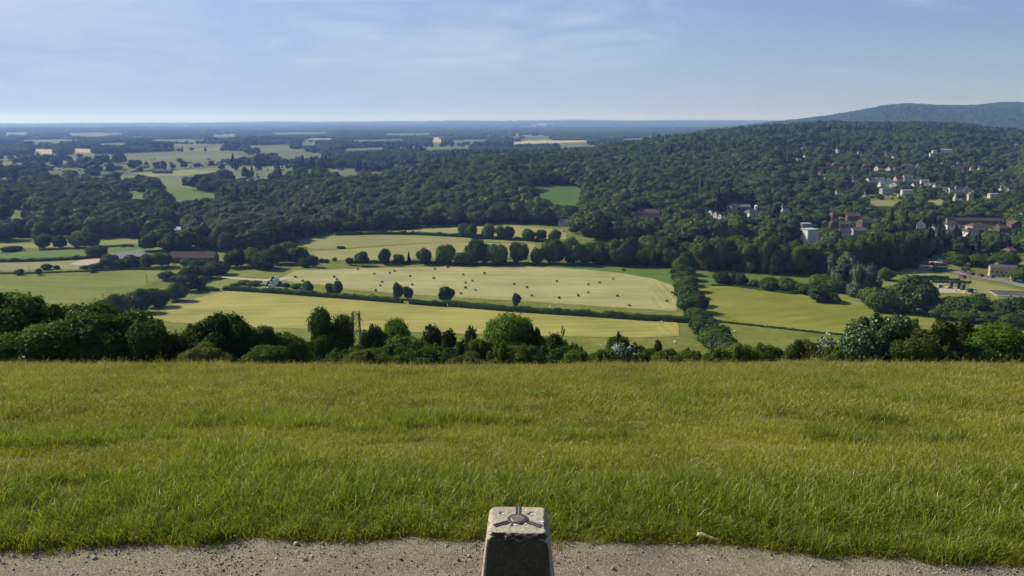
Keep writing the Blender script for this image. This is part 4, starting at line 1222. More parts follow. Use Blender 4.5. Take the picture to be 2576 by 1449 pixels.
def house(u0, u1, vt, vb, wall, roof, label, typ='gable', rot=0.0, depth=.65, chim=1, win=3, rise=.36, name='house', drop=4, storeys=2, cat=None, group=None, reject=True):
    """a building filling the survey rectangle u0..u1, vt..vb; drop: how far its foot lies below what shows"""
    um = (u0 + u1) / 2
    p_ = pick(um, vb + drop)
    s_ = size_at(p_)
    Wm = (u1 - u0) * s_; dv = (CV - vt) / F
    top = EYE + p_[1] * (-sp + dv * cp) / (cp + dv * sp)
    ht = max(top - p_[2], 2.2)
    c_, q_ = abs(math.cos(rot)), abs(math.sin(rot))
    L = Wm / (c_ + depth * q_); D = L * depth
    rs = 0.001 if typ == 'flat' else min(ht * rise, D * .5)
    h = ht - rs
    br = math.atan2(-p_[0], p_[1])
    # centre is set back so that the front stands on the picked point
    root = empty(name, (p_[0], p_[1] + D * .5, float(H(p_[0], p_[1] + D * .5)) - .3), rot)
    dz = p_[2] - root.location.z
    h += dz
    tag(root, label, cat or name.replace('_', ' '), group)
    b = MB()
    if typ == 'gable':
        hd = D / 2
        b.add([(-L / 2, -hd, 0), (L / 2, -hd, 0), (L / 2, hd, 0), (-L / 2, hd, 0), (-L / 2, -hd, h), (L / 2, -hd, h), (L / 2, hd, h), (-L / 2, hd, h), (-L / 2, 0, h + rs - .02), (L / 2, 0, h + rs - .02)],
              [(3, 2, 1, 0), (0, 1, 5, 4), (2, 3, 7, 6), (1, 2, 6, 9, 5), (3, 0, 4, 8, 7), (4, 5, 9, 8), (6, 7, 8, 9)])
    else:
        b.box(-L / 2, L / 2, -D / 2, D / 2, 0, h)
    wl = b.build("wall", WM[wall], root)
    ov = .12 if name in ('barn', 'shed', 'kiosk') else .35
    rf = roof_mb(L, D, h + .02, rs, typ, ov).build("roof", RM[roof], root)
    for c in range(chim):
        xx = (-L * .32, L * .34)[c % 2]
        cb = MB(); cb.box(xx - .4, xx + .4, -.3, .3, h + rs * .3, h + rs + 1.1); cb.box(xx - .3, xx - .05, -.12, .12, h + rs + 1.1, h + rs + 1.45); cb.box(xx + .05, xx + .3, -.12, .12, h + rs + 1.1, h + rs + 1.45)
        cb.build("chimney", m_brickc if wall != 'white' else WM['white'], rf)
    if win:
        n = win
        for st in range(storeys):
            zc = h * (st + .55) / storeys
            for j in range(n):
                xx = -L / 2 + L * (j + .5) / n; ww = min(.75, L / n * .3); hw = min(.62, h / storeys * .27)
                fb = MB(); fb.box(xx - ww, xx + ww, -D / 2 - .05, -D / 2 + .02, zc - hw, zc + hw)
                o_ = fb.build("window", WM['white'], root)
                gb = MB(); gb.box(xx - ww + .1, xx + ww - .1, -D / 2 - .08, -D / 2 - .04, zc - hw + .1, zc + hw - .1); gb.build("pane", m_glass, o_)
        fb = MB(); ww = min(.7, D * .14); zc = h * .55 if storeys == 1 else h * .74
        fb.box(-L / 2 - .05, -L / 2 + .02, -ww, ww, zc - .6, zc + .6); o_ = fb.build("window", WM['white'], root)
        gb = MB(); gb.box(-L / 2 - .08, -L / 2 - .04, -ww + .1, ww - .1, zc - .5, zc + .5); gb.build("pane", m_glass, o_)
        db = MB(); xx = -L / 2 + L * (.5 if n % 2 == 0 else .5 + .5 / n)
        db.box(xx - .45, xx + .45, -D / 2 - .06, -D / 2 + .02, .05, 2.15); db.build("door", WM['timber'], root)
    if reject:
        HOUSES.append((u0 - 2, u1 + 2, vt - 1, vb + 1, p_[1]))
    return root


h_ = house
G1 = 'buildings in the valley'
# near the belt
bw_ = h_(2017, 2059, 578, 611, 'white', 'pale', 'tall stained white block, the biggest pale building over the tree belt', 'flat', R(24), .75, 0, 0, name='building', drop=8)
b = MB(); b.box(2.5, 9.5, -7.5, -4.0, 0, 8.2); b.build("annex", WM['white'], bw_)
b = MB(); b.box(2.4, 9.6, -7.6, -4.0, 8.2, 8.5); b.build("parapet", RM['pale'], bw_)
h_(2014, 2041, 563, 575, 'grey', 'pale', 'low grey building with pale flat roof behind the tall white block', 'flat', R(10), .6, 0, 2, storeys=1, name='building')
h_(2088, 2110, 533, 552, 'brick', 'orange', 'orange brick house under an orange hipped roof', 'hip', R(18), .8, 1, 2)
h_(2132, 2166, 536, 555, 'brick', 'red', 'red tiled house with a pale dormer', 'gable', R(-8), .6, 2, 3)
h_(2068, 2088, 556, 573, 'brick', 'brown', 'small gabled brick house, first of the red roofed cluster', 'gable', R(70), .7, 1, 2)
h_(2089, 2112, 554, 572, 'dull', 'brown', 'brown roofed house in the middle of the red roofed cluster', 'hip', R(10), .7, 1, 2)
h_(2113, 2143, 557, 574, 'brick', 'brown', 'brick house with two gables in the red roofed cluster', 'gable', R(-15), .7, 1, 3)
h_(2160, 2200, 552, 572, 'brick', 'brown', 'big house with a wide brown roof at the end of the red roofed cluster', 'hip', R(15), .65, 1, 4)
h_(2110, 2142, 576, 592, 'blue', 'slate', 'slate roofed terrace with pale blue walls, half behind the tree belt', 'gable', R(10), .5, 2, 4)
h_(2144, 2181, 573, 588, 'grey', 'slate', 'grey slate terrace next to the pale blue one', 'gable', R(5), .5, 2, 4)
h_(2306, 2336, 556, 576, 'white', 'dark', 'white house with dark roof and white chimneys', 'gable', R(65), .7, 2, 2)
h_(2338, 2366, 566, 583, 'cream', 'slate', 'cream house with grey roof beside the white chimneyed house', 'gable', R(40), .7, 1, 3)
h_(2375, 2417, 556, 576, 'white', 'brown', 'white house under a brown hipped roof below the long terrace', 'hip', R(12), .7, 1, 4)
h_(2397, 2517, 549, 562, 'dull', 'brown', 'very long low terrace with a grey brown roof', 'gable', R(-5), .12, 0, 8, name='terrace', storeys=1)
h_(2441, 2488, 562, 579, 'cream', 'brown', 'wide brown hipped roof house under the long terrace', 'hip', R(8), .65, 1, 4)
h_(2426, 2466, 575, 593, 'white', 'brown', 'white walled house with brown hipped roof, lowest of the estate', 'hip', R(15), .7, 1, 3)
h_(2508, 2544, 567, 585, 'dull', 'brown', 'brown brick house of the estate near the frame edge', 'hip', R(10), .7, 1, 3)
h_(2543, 2574, 556, 576, 'brick', 'brown', 'brick gabled house with white verges at the frame edge', 'gable', R(80), .8, 0, 2)
h_(2530, 2561, 624, 639, 'brick', 'orange', 'orange brick cottage among trees behind the long tan shed', 'hip', R(20), .8, 2, 2)
# centre
h_(1598, 1662, 527, 546, 'pink', 'red', 'large pinkish house with long tiled roof in the wood', 'hip', R(-6), .4, 3, 7)
h_(1585, 1599, 534, 545, 'white', 'white', 'white conservatory on the end of the large pinkish house', 'gable', R(10), .8, 0, 2, storeys=1, name='conservatory')
for n_, (a, b) in enumerate(((1768, 1784), (1782, 1797), (1795, 1809), (1807, 1820))):
    h_(a, b, 522 + n_ * 5, 537 + n_ * 4, 'white', 'slate', ('topmost', 'second', 'third', 'lowest')[n_] + ' of the stepped white houses with grey roofs', 'gable', R(38), 1.3, 0, 1, group='stepped row of white houses')
h_(1833, 1862, 514, 528, 'stone', 'slate', 'tan gabled house with grey roofs right of the stepped row', 'gable', R(20), .7, 2, 3)
h_(1862, 1890, 515, 528, 'dull', 'slate', 'grey roofed house between tan gable and white tower', 'gable', R(-10), .6, 2, 3)
h_(1873, 1910, 527, 546, 'blue', 'slate', 'slate roofed house with dormers below the white tower', 'hip', R(30), .7, 1, 3)
h_(1899, 1905, 516, 529, 'white', 'white', 'slim white chimney like tower', 'hip', 0, 1, 0, 0, name='tower')
h_(1906, 1930, 519, 529, 'dull', 'brown', 'brown roofed house beside the white tower', 'gable', 0, .6, 1, 2)
h_(1964, 1987, 517, 532, 'white', 'red', 'white house with red roof alone among trees', 'gable', R(15), .7, 1, 2)
h_(1405, 1433, 553, 567, 'white', 'slate', 'white cottage with grey roof and dark windows by the strip field', 'gable', R(8), .55, 1, 3, storeys=1, drop=2)
h_(1414, 1422, 577, 583, 'white', 'pale', 'tiny white shed below the white cottage', 'gable', 0, .7, 0, 0, name='shed', drop=1)
h_(1669, 1683, 559, 574, 'blue', 'slate', 'pale blue gabled house sunk in trees', 'gable', R(60), .8, 1, 1)
# left and farm
h_(431, 466, 572, 584, 'white', 'white', 'shed with a bright white roof among the parkland trees', 'gable', R(8), .5, 0, 0, name='shed', drop=6)
h_(361, 377, 575, 582, 'white', 'white', 'small white roof showing through the parkland trees', 'gable', R(20), .6, 0, 0, name='shed', drop=6)
h_(620, 637, 627, 646, 'white', 'slate', 'white gabled house behind the round tree clump', 'gable', R(78), 1.1, 1, 1)
h_(424, 541, 636, 660, 'timber', 'rust', 'long barn with a rusty red brown roof', 'gable', R(-1.5), .28, 0, 0, name='barn', drop=2, rise=.5)
h_(246, 352, 640, 668, 'timber', 'steel', 'wide barn with a pale grey sheet roof', 'gable', R(62), .9, 0, 0, name='barn', drop=2, rise=.34)
h_(383, 430, 426, 436, 'timber', 'rust', 'distant long dark barn on the plain', 'gable', R(-4), .3, 0, 0, name='barn', drop=1)
h_(350, 372, 416, 422, 'timber', 'dark', 'distant dark farm roof on the plain', 'gable', 0, .5, 0, 0, name='barn', drop=1)
h_(48, 55, 447, 452, 'white', 'white', 'tiny white farm building on the plain', 'gable', 0, .6, 0, 0, name='shed', drop=1)
# village rows: (u0, u1, top, bottom, wall, roof, type, rotation, label)
V = [
    (2142, 2160, 447, 459, 'white', 'dark', 'hip', 10, 'white and dark house, first of the long village row'),
    (2161, 2180, 446, 459, 'dull', 'brown', 'gable', 70, 'brown gabled house, second of the long village row'),
    (2182, 2203, 447, 459, 'cream', 'red', 'gable', 8, 'red roofed house in the long village row'),
    (2205, 2226, 447, 459, 'white', 'slate', 'gable', -6, 'white house with grey roof in the long village row'),
    (2228, 2250, 446, 459, 'white', 'brown', 'gable', 60, 'white gabled house in the long village row'),
    (2251, 2273, 443, 458, 'tan', 'brown', 'gable', 12, 'tan gabled house in the long village row'),
    (2273, 2295, 440, 456, 'grey', 'slate', 'gable', 4, 'grey house standing higher in the village row'),
    (2295, 2318, 445, 456, 'white', 'brown', 'gable', 0, 'white terrace wall under a brown roof in the village row'),
    (2318, 2338, 451, 461, 'cream', 'slate', 'gable', -10, 'cream house where the village row bends downhill'),
    (2327, 2350, 456, 467, 'white', 'red', 'gable', 55, 'white gabled house with red roof below the yellow tree'),
    (2211, 2228, 458, 469, 'white', 'pale', 'gable', 15, 'bright white house in front of the village row'),
    (2239, 2267, 457, 469, 'white', 'slate', 'gable', 48, 'large white gabled house with a long grey roof before the row'),
    (2296, 2314, 460, 471, 'cream', 'brown', 'gable', 10, 'cream cottage in front of the village row'),
    (2350, 2365, 464, 471, 'white', 'slate', 'gable', 10, 'small white house under the yellow tree'),
    (2374, 2384, 472, 482, 'white', 'slate', 'gable', 60, 'small white gable, first of the lower row'),
    (2386, 2402, 471, 483, 'blue', 'brown', 'gable', 10, 'pale blue house of the lower row'),
    (2403, 2424, 470, 483, 'white', 'red', 'gable', 5, 'white house with reddish roof of the lower row'),
    (2425, 2448, 469, 483, 'stone', 'brown', 'gable', 65, 'stone gabled house ending the lower row'),
    (2217, 2248, 475, 488, 'grey', 'slate', 'flat', 6, 'grey flat roofed block by the car park'),
    (2270, 2298, 479, 489, 'cream', 'pale', 'flat', -4, 'pale low hall by the car park'),
    (2469, 2483, 463, 472, 'tan', 'brown', 'gable', 70, 'tan gabled house by itself in the trees'),
    (2435, 2449, 485, 503, 'stone', 'slate', 'gable', 80, 'square grey stone house beside the chapel'),
    (2490, 2515, 488, 497, 'cream', 'pale', 'flat', 0, 'long low pale building behind cemetery trees'),
    (2095, 2116, 408, 418, 'brick', 'red', 'hip', 8, 'house with a broad red hipped roof on the hillside'),
    (2074, 2090, 410, 418, 'dull', 'red', 'gable', 0, 'smaller red roof beside the broad red one'),
    (2100, 2115, 373, 385, 'white', 'slate', 'gable', 45, 'bright white gabled house high on the hillside'),
    (2003, 2014, 399, 406, 'white', 'pale', 'flat', 10, 'small white cube house at the end of the hillside'),
    (2090, 2104, 388, 396, 'dull', 'brown', 'gable', 10, 'brown house below the bright white gabled one'),
    (2158, 2168, 381, 387, 'white', 'brown', 'gable', 0, 'small white house between dark firs'),
    (2130, 2143, 415, 424, 'white', 'brown', 'gable', 62, 'white gable in the upper village'),
    (2116, 2129, 417, 424, 'dull', 'brown', 'gable', 20, 'brown house beside the white gable in the upper village'),
    (2172, 2192, 411, 421, 'dull', 'red', 'gable', 10, 'reddish brown house of the upper village'),
    (2201, 2221, 417, 428, 'cream', 'brown', 'gable', 30, 'cream house with brown roof of the upper village'),
    (2230, 2249, 419, 429, 'white', 'brown', 'gable', 40, 'white fronted cottage of the upper village'),
    (2250, 2267, 419, 430, 'brick', 'red', 'gable', 5, 'red brick house of the upper village'),
    (2276, 2303, 412, 424, 'grey', 'dark', 'hip', 0, 'large dark roofed house of the upper village'),
    (2245, 2260, 392, 399, 'cream', 'brown', 'gable', 12, 'cream house above the upper village'),
    (2407, 2414, 405, 412, 'white', 'slate', 'gable', 0, 'tiny white house in dark trees on the hillside'),
    (2461, 2474, 418, 426, 'white', 'slate', 'gable', 8, 'white villa with grey roof on the hillside'),
    (2441, 2450, 419, 428, 'tan', 'brown', 'gable', 75, 'tan gable beside the white villa'),
    (2425, 2438, 416, 422, 'dull', 'brown', 'gable', 0, 'brown roof near the tan gable'),
    (2363, 2396, 376, 384, 'white', 'white', 'flat', 3, 'long modern white block on the hillside'),
    (2345, 2356, 379, 385, 'white', 'white', 'flat', 10, 'upper white step of the modern hillside group'),
    (2338, 2347, 386, 394, 'white', 'white', 'flat', 10, 'lower white step of the modern hillside group'),
    (2518, 2529, 345, 349, 'white', 'slate', 'gable', 0, 'white house near the top of the wooded ridge'),
    (2199, 2212, 371, 377, 'dull', 'brown', 'gable', 0, 'brown house high in the hillside trees'),
    (2367, 2376, 407, 413, 'pink', 'brown', 'gable', 30, 'pinkish house by the dark cedar on the hillside'),
]
for u0, u1, vt, vb, wl, rf, ty, ro, lb in V:
    h_(u0, u1, vt, vb, wl, rf, lb, ty, R(ro), .7 if ty != 'flat' else .5, 0 if ty == 'flat' else 1, 2 if (u1 - u0) > 14 else 1, group='village houses', drop=3)

# chapel with spire and the white church gable
def chapel(u0, u1, vt, vb, label):
    p_ = pick((u0 + u1) / 2, vb + 3); s_ = size_at(p_); wd = (u1 - u0) * s_; h = (vb + 3 - vt) * s_
    root = empty("chapel", p_, R(10)); tag(root, label, 'chapel')
    b = MB(); b.box(-wd * .28, wd * .28, -wd * .28, wd * .28, -.3, h * .55); b.build("tower", WM['stone'], root)
    b = MB(); b.lathe([(wd * .32, h * .55), (wd * .17, h * .78), (.08, h)], 8); b.build("spire", WM['stone'], root)
    b = MB(); L = wd * 1.0
    b.add([(wd * .28, -wd * .3, -.3), (wd * .28 + L, -wd * .3, -.3), (wd * .28 + L, wd * .3, -.3), (wd * .28, wd * .3, -.3), (wd * .28, -wd * .3, h * .28), (wd * .28 + L, -wd * .3, h * .28), (wd * .28 + L, wd * .3, h * .28), (wd * .28, wd * .3, h * .28), (wd * .28, 0, h * .44), (wd * .28 + L, 0, h * .44)],
          [(3, 2, 1, 0), (0, 1, 5, 4), (2, 3, 7, 6), (1, 2, 6, 9, 5), (3, 0, 4, 8, 7), (4, 5, 9, 8), (6, 7, 8, 9)])
    b.build("nave", WM['stone'], root)
    HOUSES.append((u0 - 2, u1 + 3, vt - 1, vb, p_[1]))


chapel(2395, 2409, 486, 507, 'grey stone chapel with a pointed spire in the cemetery')
h_(2306, 2315, 412, 424, 'white', 'slate', 'steep white gable end, brightest triangle of the upper village', 'gable', R(88), 1.6, 0, 0, rise=.6, group='village houses')

rv = random.Random(11)
SM_L = 'small house half hidden by trees on the village hillside'
for n_ in range(75):
    uu = rv.uniform(1985, 2565); vv = rv.uniform(368, 500)
    if any(a - 12 < uu < b + 12 and c - 7 < vv < d + 9 for a, b, c, d, _y in HOUSES): continue
    ww = rv.uniform(9, 17) * (.6 + .4 * (vv - 360) / 140)
    h_(uu - ww / 2, uu + ww / 2, vv - ww * .62, vv, rv.choice(['white', 'cream', 'dull', 'brick', 'white', 'tan']), rv.choice(['brown', 'red', 'slate', 'dark', 'brown']), SM_L, rv.choice(['gable', 'gable', 'hip']), R(rv.uniform(-30, 75)), .7, 1, 1, group='small houses on the hillside', drop=2)

# parked cars, tiny in the village car park
m_car = [mat_plain("car_" + n_, c_, .3, .05, 1, .5) for n_, c_ in (('white', (.75, .75, .76)), ('silver', (.5, .52, .54)), ('dark', (.04, .045, .06)), ('red', (.35, .04, .03)))]


def car(u, v, ci, rz, label, van=False):
    p_ = pick(u, v); root = empty("parked_car", p_, rz); tag(root, label, 'car', 'cars parked in the valley')
    b = MB(); hgt = 1.0 if not van else 1.25
    b.add([(-2.1, -.85, .28), (2.1, -.85, .28), (2.1, .85, .28), (-2.1, .85, .28), (-2.1, -.85, hgt * .85), (2.1, -.85, hgt * .8), (2.1, .85, hgt * .8), (-2.1, .85, hgt * .85)], [(3, 2, 1, 0), (4, 5, 6, 7), (0, 1, 5, 4), (1, 2, 6, 5), (2, 3, 7, 6), (3, 0, 4, 7)])
    b.build("body", m_car[ci], root, bevel=.12)
    b = MB(); t = 1.45 if not van else 2.1; x1 = .9 if not van else 1.5
    b.add([(-1.7, -.78, hgt * .8), (x1 + .3, -.78, hgt * .8), (x1 + .3, .78, hgt * .8), (-1.7, .78, hgt * .8), (-1.3, -.65, t), (x1 - .4, -.65, t), (x1 - .4, .65, t), (-1.3, .65, t)], [(4, 5, 6, 7), (0, 1, 5, 4), (1, 2, 6, 5), (2, 3, 7, 6), (3, 0, 4, 7)])
    b.build("cabin", m_glass if not van else m_car[ci], root)
    for sx_ in (-1.3, 1.3):
        for sy_ in (-.86, .86):
            wb = MB(); wb.bar((sx_, sy_ - .1, .32), (sx_, sy_ + .1, .32), .32, 10); wb.build("wheel", m_car[2], root)


for u_, v_, ci, rz, lb in [
    (2226, 491.5, 0, .3, 'white car at the near end of the village car park'), (2234, 492.5, 2, .3, 'dark car second in the village car park'), (2243, 493, 0, .2, 'white car in the middle of the village car park'),
    (2252, 492, 1, .2, 'silver car beside the pale low hall'), (2261, 494, 0, .4, 'white car farthest from the flat roofed block'), (2035, 611, 0, .4, 'white car parked at the foot of the tall white block'),
        (2270, 493.5, 1, .2, 'silver car at the end of the village car park')]:
    car(u_, v_, ci, rz, lb)
    HOUSES.append((u_ - 4, u_ + 4, v_ - 4, v_ + 1, 0))
# ================================================================ survey pillar on the path
m_conc = None
k = NT("weathered_concrete")
p = k.obj()
n1 = k.noise(p, 7, 5, .65); n2 = k.noise(p, 45, 4, .7); n3 = k.noise(p, 2.5, 3)
f = k.math('ADD', k.math('MULTIPLY', n1, .5), k.math('ADD', k.math('MULTIPLY', n2, .3), k.math('MULTIPLY', n3, .2)))
col = k.ramp(f, [(.3, (.17, .15, .115)), (.47, (.33, .295, .225)), (.6, (.42, .38, .29)), (.75, (.52, .47, .36))])
wv = k.noise(p, 19, 2, .5)
col = k.mix(k.ramp(wv, [(.70, (0, 0, 0)), (.76, (1, 1, 1))]), col, (.12, .10, .07))
lich = k.noise(p, 11, 3, .6)
col = k.mix(k.ramp(lich, [(.66, (0, 0, 0)), (.74, (.7, .7, .7))]), col, (.50, .49, .42))
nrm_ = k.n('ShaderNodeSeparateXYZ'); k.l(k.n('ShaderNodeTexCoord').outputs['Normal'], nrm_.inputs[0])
alg = k.math('ADD', k.math('MULTIPLY', nrm_.outputs[1], -1.0), k.math('MULTIPLY', k.math('SUBTRACT', n1, .5), 1.3))  # shade of the viewer-facing side, painted into the concrete colour with patchy edges
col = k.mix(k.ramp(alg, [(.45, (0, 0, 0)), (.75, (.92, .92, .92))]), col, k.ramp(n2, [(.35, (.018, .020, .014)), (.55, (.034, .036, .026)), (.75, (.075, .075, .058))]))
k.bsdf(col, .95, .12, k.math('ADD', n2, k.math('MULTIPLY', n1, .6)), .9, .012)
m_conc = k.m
PT = pick(1303, 1316, near=3.0)
PILX, PILY, PILTOP = .036, 4.55, EYE - 2.42
root = empty("survey_pillar", (PILX, PILY, float(H(PILX, PILY)) - .05), R(-1.5))
tag(root, 'tapered weathered concrete survey pillar with a three armed metal plate on top', 'survey pillar')
Zt = PILTOP - root.location.z


def pillar_mesh():
    """tapered square shaft with rounded corners, chipped rim and small pits"""
    nz_, na = 60, 120
    lev = np.concatenate([np.linspace(0, .9, 30), np.linspace(.91, 1, 30)])
    V_ = []
    rg = np.random.default_rng(4)
    for l_ in lev:
        z = l_ * Zt; hw = .306 + (.184 - .306) * l_
        ed = 0 if l_ < .965 else ((l_ - .965) / .035) ** 2 * .02
        for j in range(na):
            a_ = 2 * PI * j / na + PI / 4
            c_, s_ = math.cos(a_), math.sin(a_)
            pw = 13.0
            r_ = (abs(c_) ** pw + abs(s_) ** pw) ** (-1 / pw)
            x_, y_ = c_ * r_ * (hw - ed), s_ * r_ * (hw - ed)
            V_.append((x_, y_, z))
    V_ = np.array(V_)
    nrm = V_ * np.array([1, 1, 0]); nrm = unit(nrm)
    q = V_
    d_ = (fbm(q[:, 0] * 22 + q[:, 2] * 9, q[:, 1] * 22 + q[:, 2] * 17, 3, 3) - .5) * .007
    rim = np.exp(-((q[:, 2] - Zt * .972) / .026) ** 2)
    d_ -= rim * np.clip(fbm(q[:, 0] * 45 + 3, q[:, 1] * 30 + q[:, 2] * 34, 8, 3) - .36, 0, 1) * .075 * (q[:, 1] < .1)
    V_ = V_ + nrm * d_[:, None]
    i_ = np.arange(len(lev) - 1)[:, None] * na + np.arange(na)[None, :]
    j_ = np.arange(len(lev) - 1)[:, None] * na + (np.arange(na)[None, :] + 1) % na
    Q_ = np.stack([i_, j_, j_ + na, i_ + na], -1).reshape(-1, 4)
    # top face as rings running inwards
    last = V_[-na:]
    VS = [V_]; QS = [Q_]; off = (len(lev) - 1) * na; base_ = len(V_)
    for m_ in range(1, 26):
        t_ = 1 - m_ / 26
        rg_ = last * np.array([t_, t_, 1.0])
        rg_[:, 2] = Zt + (fbm(rg_[:, 0] * 30, rg_[:, 1] * 30, 12, 3) - .5) * .006
        for hx, hy, hr, hd in ((-.098, .082, .021, .022), (.086, .078, .024, .018), (-.02, -.062, .016, .012), (-.03, -.068, .014, .01)):
            dd = np.hypot(rg_[:, 0] - hx, rg_[:, 1] - hy)
            rg_[:, 2] -= hd * np.clip(1 - (dd / hr) ** 2, 0, 1)
        VS.append(rg_)
        a_ = base_ + (m_ - 1) * na
        src = off if m_ == 1 else a_ - na
        i2 = np.arange(na)
        QS.append(np.stack([src + i2, src + (i2 + 1) % na, a_ + (i2 + 1) % na, a_ + i2], -1))
    n_ = base_ + 25 * na
    VS.append(np.array([[0, 0, Zt]]))
    TS = np.stack([n_ - na + np.arange(na), n_ - na + (np.arange(na) + 1) % na, np.full(na, n_)], -1)
    return np_mesh("shaft", np.concatenate(VS), np.concatenate(QS), TS, [m_conc], smooth=True)


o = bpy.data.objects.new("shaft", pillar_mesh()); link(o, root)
m_iron = mat_plain("blackened_metal", (.050, .047, .042), .55, .35, 60, .5, .3)
m_groove = mat_plain("worn_bright_metal", (.34, .32, .29), .4, .25, 40, .5, .4)
m_plug = mat_plain("dull_brass", (.19, .155, .11), .5, .25, 30, .4, .4)
m_drop = mat_plain("white_droppings", (.60, .60, .56), .9, .1, 40)
b = MB(); b.lathe([(.066, -.006), (.066, .004), (.062, .008), (.048, .008), (.047, .003)], 40, (0, 0, Zt)); spider = b.build("mounting_ring", m_iron, root)
for ang, ln in ((90, .164), (211, .168), (329, .168)):
    b = MB(); a = R(ang)
    d = Vector((math.cos(a), math.sin(a), 0)); s_ = Vector((-d.y, d.x, 0))
    for off in (-.0105, .0105):
        p0 = d * .058 + s_ * off; p1 = d * ln + s_ * off
        vs_ = []
        for zz_ in (Zt - .006, Zt + .006):
            for pp, sg in ((p0, -1), (p1, -1), (p1, 1), (p0, 1)):
                q = pp + s_ * .0062 * sg; vs_.append((q.x, q.y, zz_))
        b.add(vs_, [(3, 2, 1, 0), (4, 5, 6, 7), (0, 1, 5, 4), (1, 2, 6, 5), (2, 3, 7, 6), (3, 0, 4, 7)])
    arm = b.build("arm", m_iron, root, bevel=.0015)
    b = MB(); vs_ = []
    for zz_ in (Zt - .006, Zt + .0015):
        for pp, sg in ((d * .05, -1), (d * (ln - .004), -1), (d * (ln - .004), 1), (d * .05, 1)):
            q = pp + s_ * .0042 * sg; vs_.append((q.x, q.y, zz_))
    b.add(vs_, [(3, 2, 1, 0), (4, 5, 6, 7), (0, 1, 5, 4), (1, 2, 6, 5), (2, 3, 7, 6), (3, 0, 4, 7)])
    b.build("groove", m_groove, arm)
b = MB(); b.lathe([(.046, -.004), (.046, .008), (.042, .0105), (.02, .0115), (.002, .012)], 36, (0, 0, Zt)); b.build("centre_cap", m_plug, root, smooth=False)
rg = random.Random(8)
for nm_, (cx_, cy_, r0) in (("dropping", (.148, -.028, .012)), ("dropping", (.118, .118, .008)), ("dropping", (-.012, -.068, .012)), ("dropping", (.088, .066, .009)), ("dropping", (.05, -.055, .007)), ("dropping", (.03, -.135, .008)), ("dropping", (-.094, .07, .008))):
    b = MB(); n = 14; vs_ = []
    for zz_ in (-.004, .0035):
        for j in range(n):
            a = 2 * PI * j / n; rr_ = r0 * rg.uniform(.6, 1.25) if zz_ < 0 else 0
            rr_ = r0 * (.75 + .45 * math.sin(j * 2.1 + cx_ * 90) ** 2)
            vs_.append((cx_ + math.cos(a) * rr_ * 1.3, cy_ + math.sin(a) * rr_ * .8, Zt + zz_))
    b.add(vs_, [tuple(range(n - 1, -1, -1)), tuple(range(n, 2 * n))] + [(j, (j + 1) % n, n + (j + 1) % n, n + j) for j in range(n)])
    b.build(nm_, m_drop, root)

# fallen branch at the path edge
q0 = pick(1752, 1361, near=3.0); q1 = pick(1815, 1369, near=3.0); STICK = (q0, q1)
b = MB(); m_dry = mat_plain("dry_wood", (.46, .36, .23), .85, .3, 12)
A = Vector((q0[0], q0[1], q0[2] + .06)); B = Vector((q1[0], q1[1], q1[2] + .035))
L_ = (B - A).length
pr = [A + (B - A) * t + Vector((0, 0, .008 * math.sin(t * 7))) for t in (0, .2, .45, .7, 1)]
rad = [.022, .019, .0165, .015, .012]
rings = []; n = 10; vs_ = []; dirv = (B - A).normalized(); s1 = dirv.orthogonal().normalized(); s2 = dirv.cross(s1)
for pp, r_ in zip(pr, rad):
    for j in range(n):
        a = 2 * PI * j / n; rr_ = r_ * (1 + .15 * math.sin(j * 3 + pp.x * 50))
        vs_.append(pp + s1 * math.cos(a) * rr_ + s2 * math.sin(a) * rr_)
b.add(vs_, [(i_ * n + j, i_ * n + (j + 1) % n, (i_ + 1) * n + (j + 1) % n, (i_ + 1) * n + j) for i_ in range(4) for j in range(n)] + [tuple(range(n - 1, -1, -1)), tuple(4 * n + j for j in range(n))])
c0 = A.copy()
b.v = [(x - c0.x, y - c0.y, z - c0.z) for x, y, z in b.v]
o = b.build("fallen_branch", m_dry, None, smooth=True); o.location = c0
tag(o, 'pale bare stick lying where the grass meets the gravel', 'stick')

# ================================================================ hay bales
m_bale = mat_plain("hay_bale", (.085, .082, .055), .95, .35, 3, bstr=.6)
m_baletop = mat_plain("bale_end", (.23, .215, .15), .95, .3, 4, bstr=.6)
m_net = mat_plain("net_wrap", (.17, .165, .13), .8, .2, 5)


def bale_parts(root, body, end, r=.68, L=1.35):
    b = MB(); n = 22
    prof = [(r * .93, -L / 2), (r, -L / 2 + .07), (r * 1.01, 0), (r, L / 2 - .07), (r * .93, L / 2)]
    vs_ = []
    for rr_, y_ in prof:
        for j in range(n):
            a = 2 * PI * j / n; q = rr_ * (1 + .015 * math.sin(j * 5 + y_ * 9)); z = r + math.sin(a) * q
            vs_.append((math.cos(a) * q, y_, max(z, -.01)))
    b.add(vs_, [(i_ * n + (j + 1) % n, i_ * n + j, (i_ + 1) * n + j, (i_ + 1) * n + (j + 1) % n) for i_ in range(4) for j in range(n)] + [tuple(range(n)), tuple(4 * n + j for j in range(n - 1, -1, -1))])
    b.build("roll", body, root, smooth=False)
    for sg in (-1, 1):
        b = MB(); m_ = []
        for j in range(n):
            a = 2 * PI * j / n; m_.append((math.cos(a) * r * .9, sg * (L / 2 + .012), r + math.sin(a) * r * .9))
        m_.append((0, sg * (L / 2 + .03), r))
        b.add(m_, [((j + 1) % n, j, n) if sg > 0 else (j, (j + 1) % n, n) for j in range(n)])
        b.build("end_face", end, root)


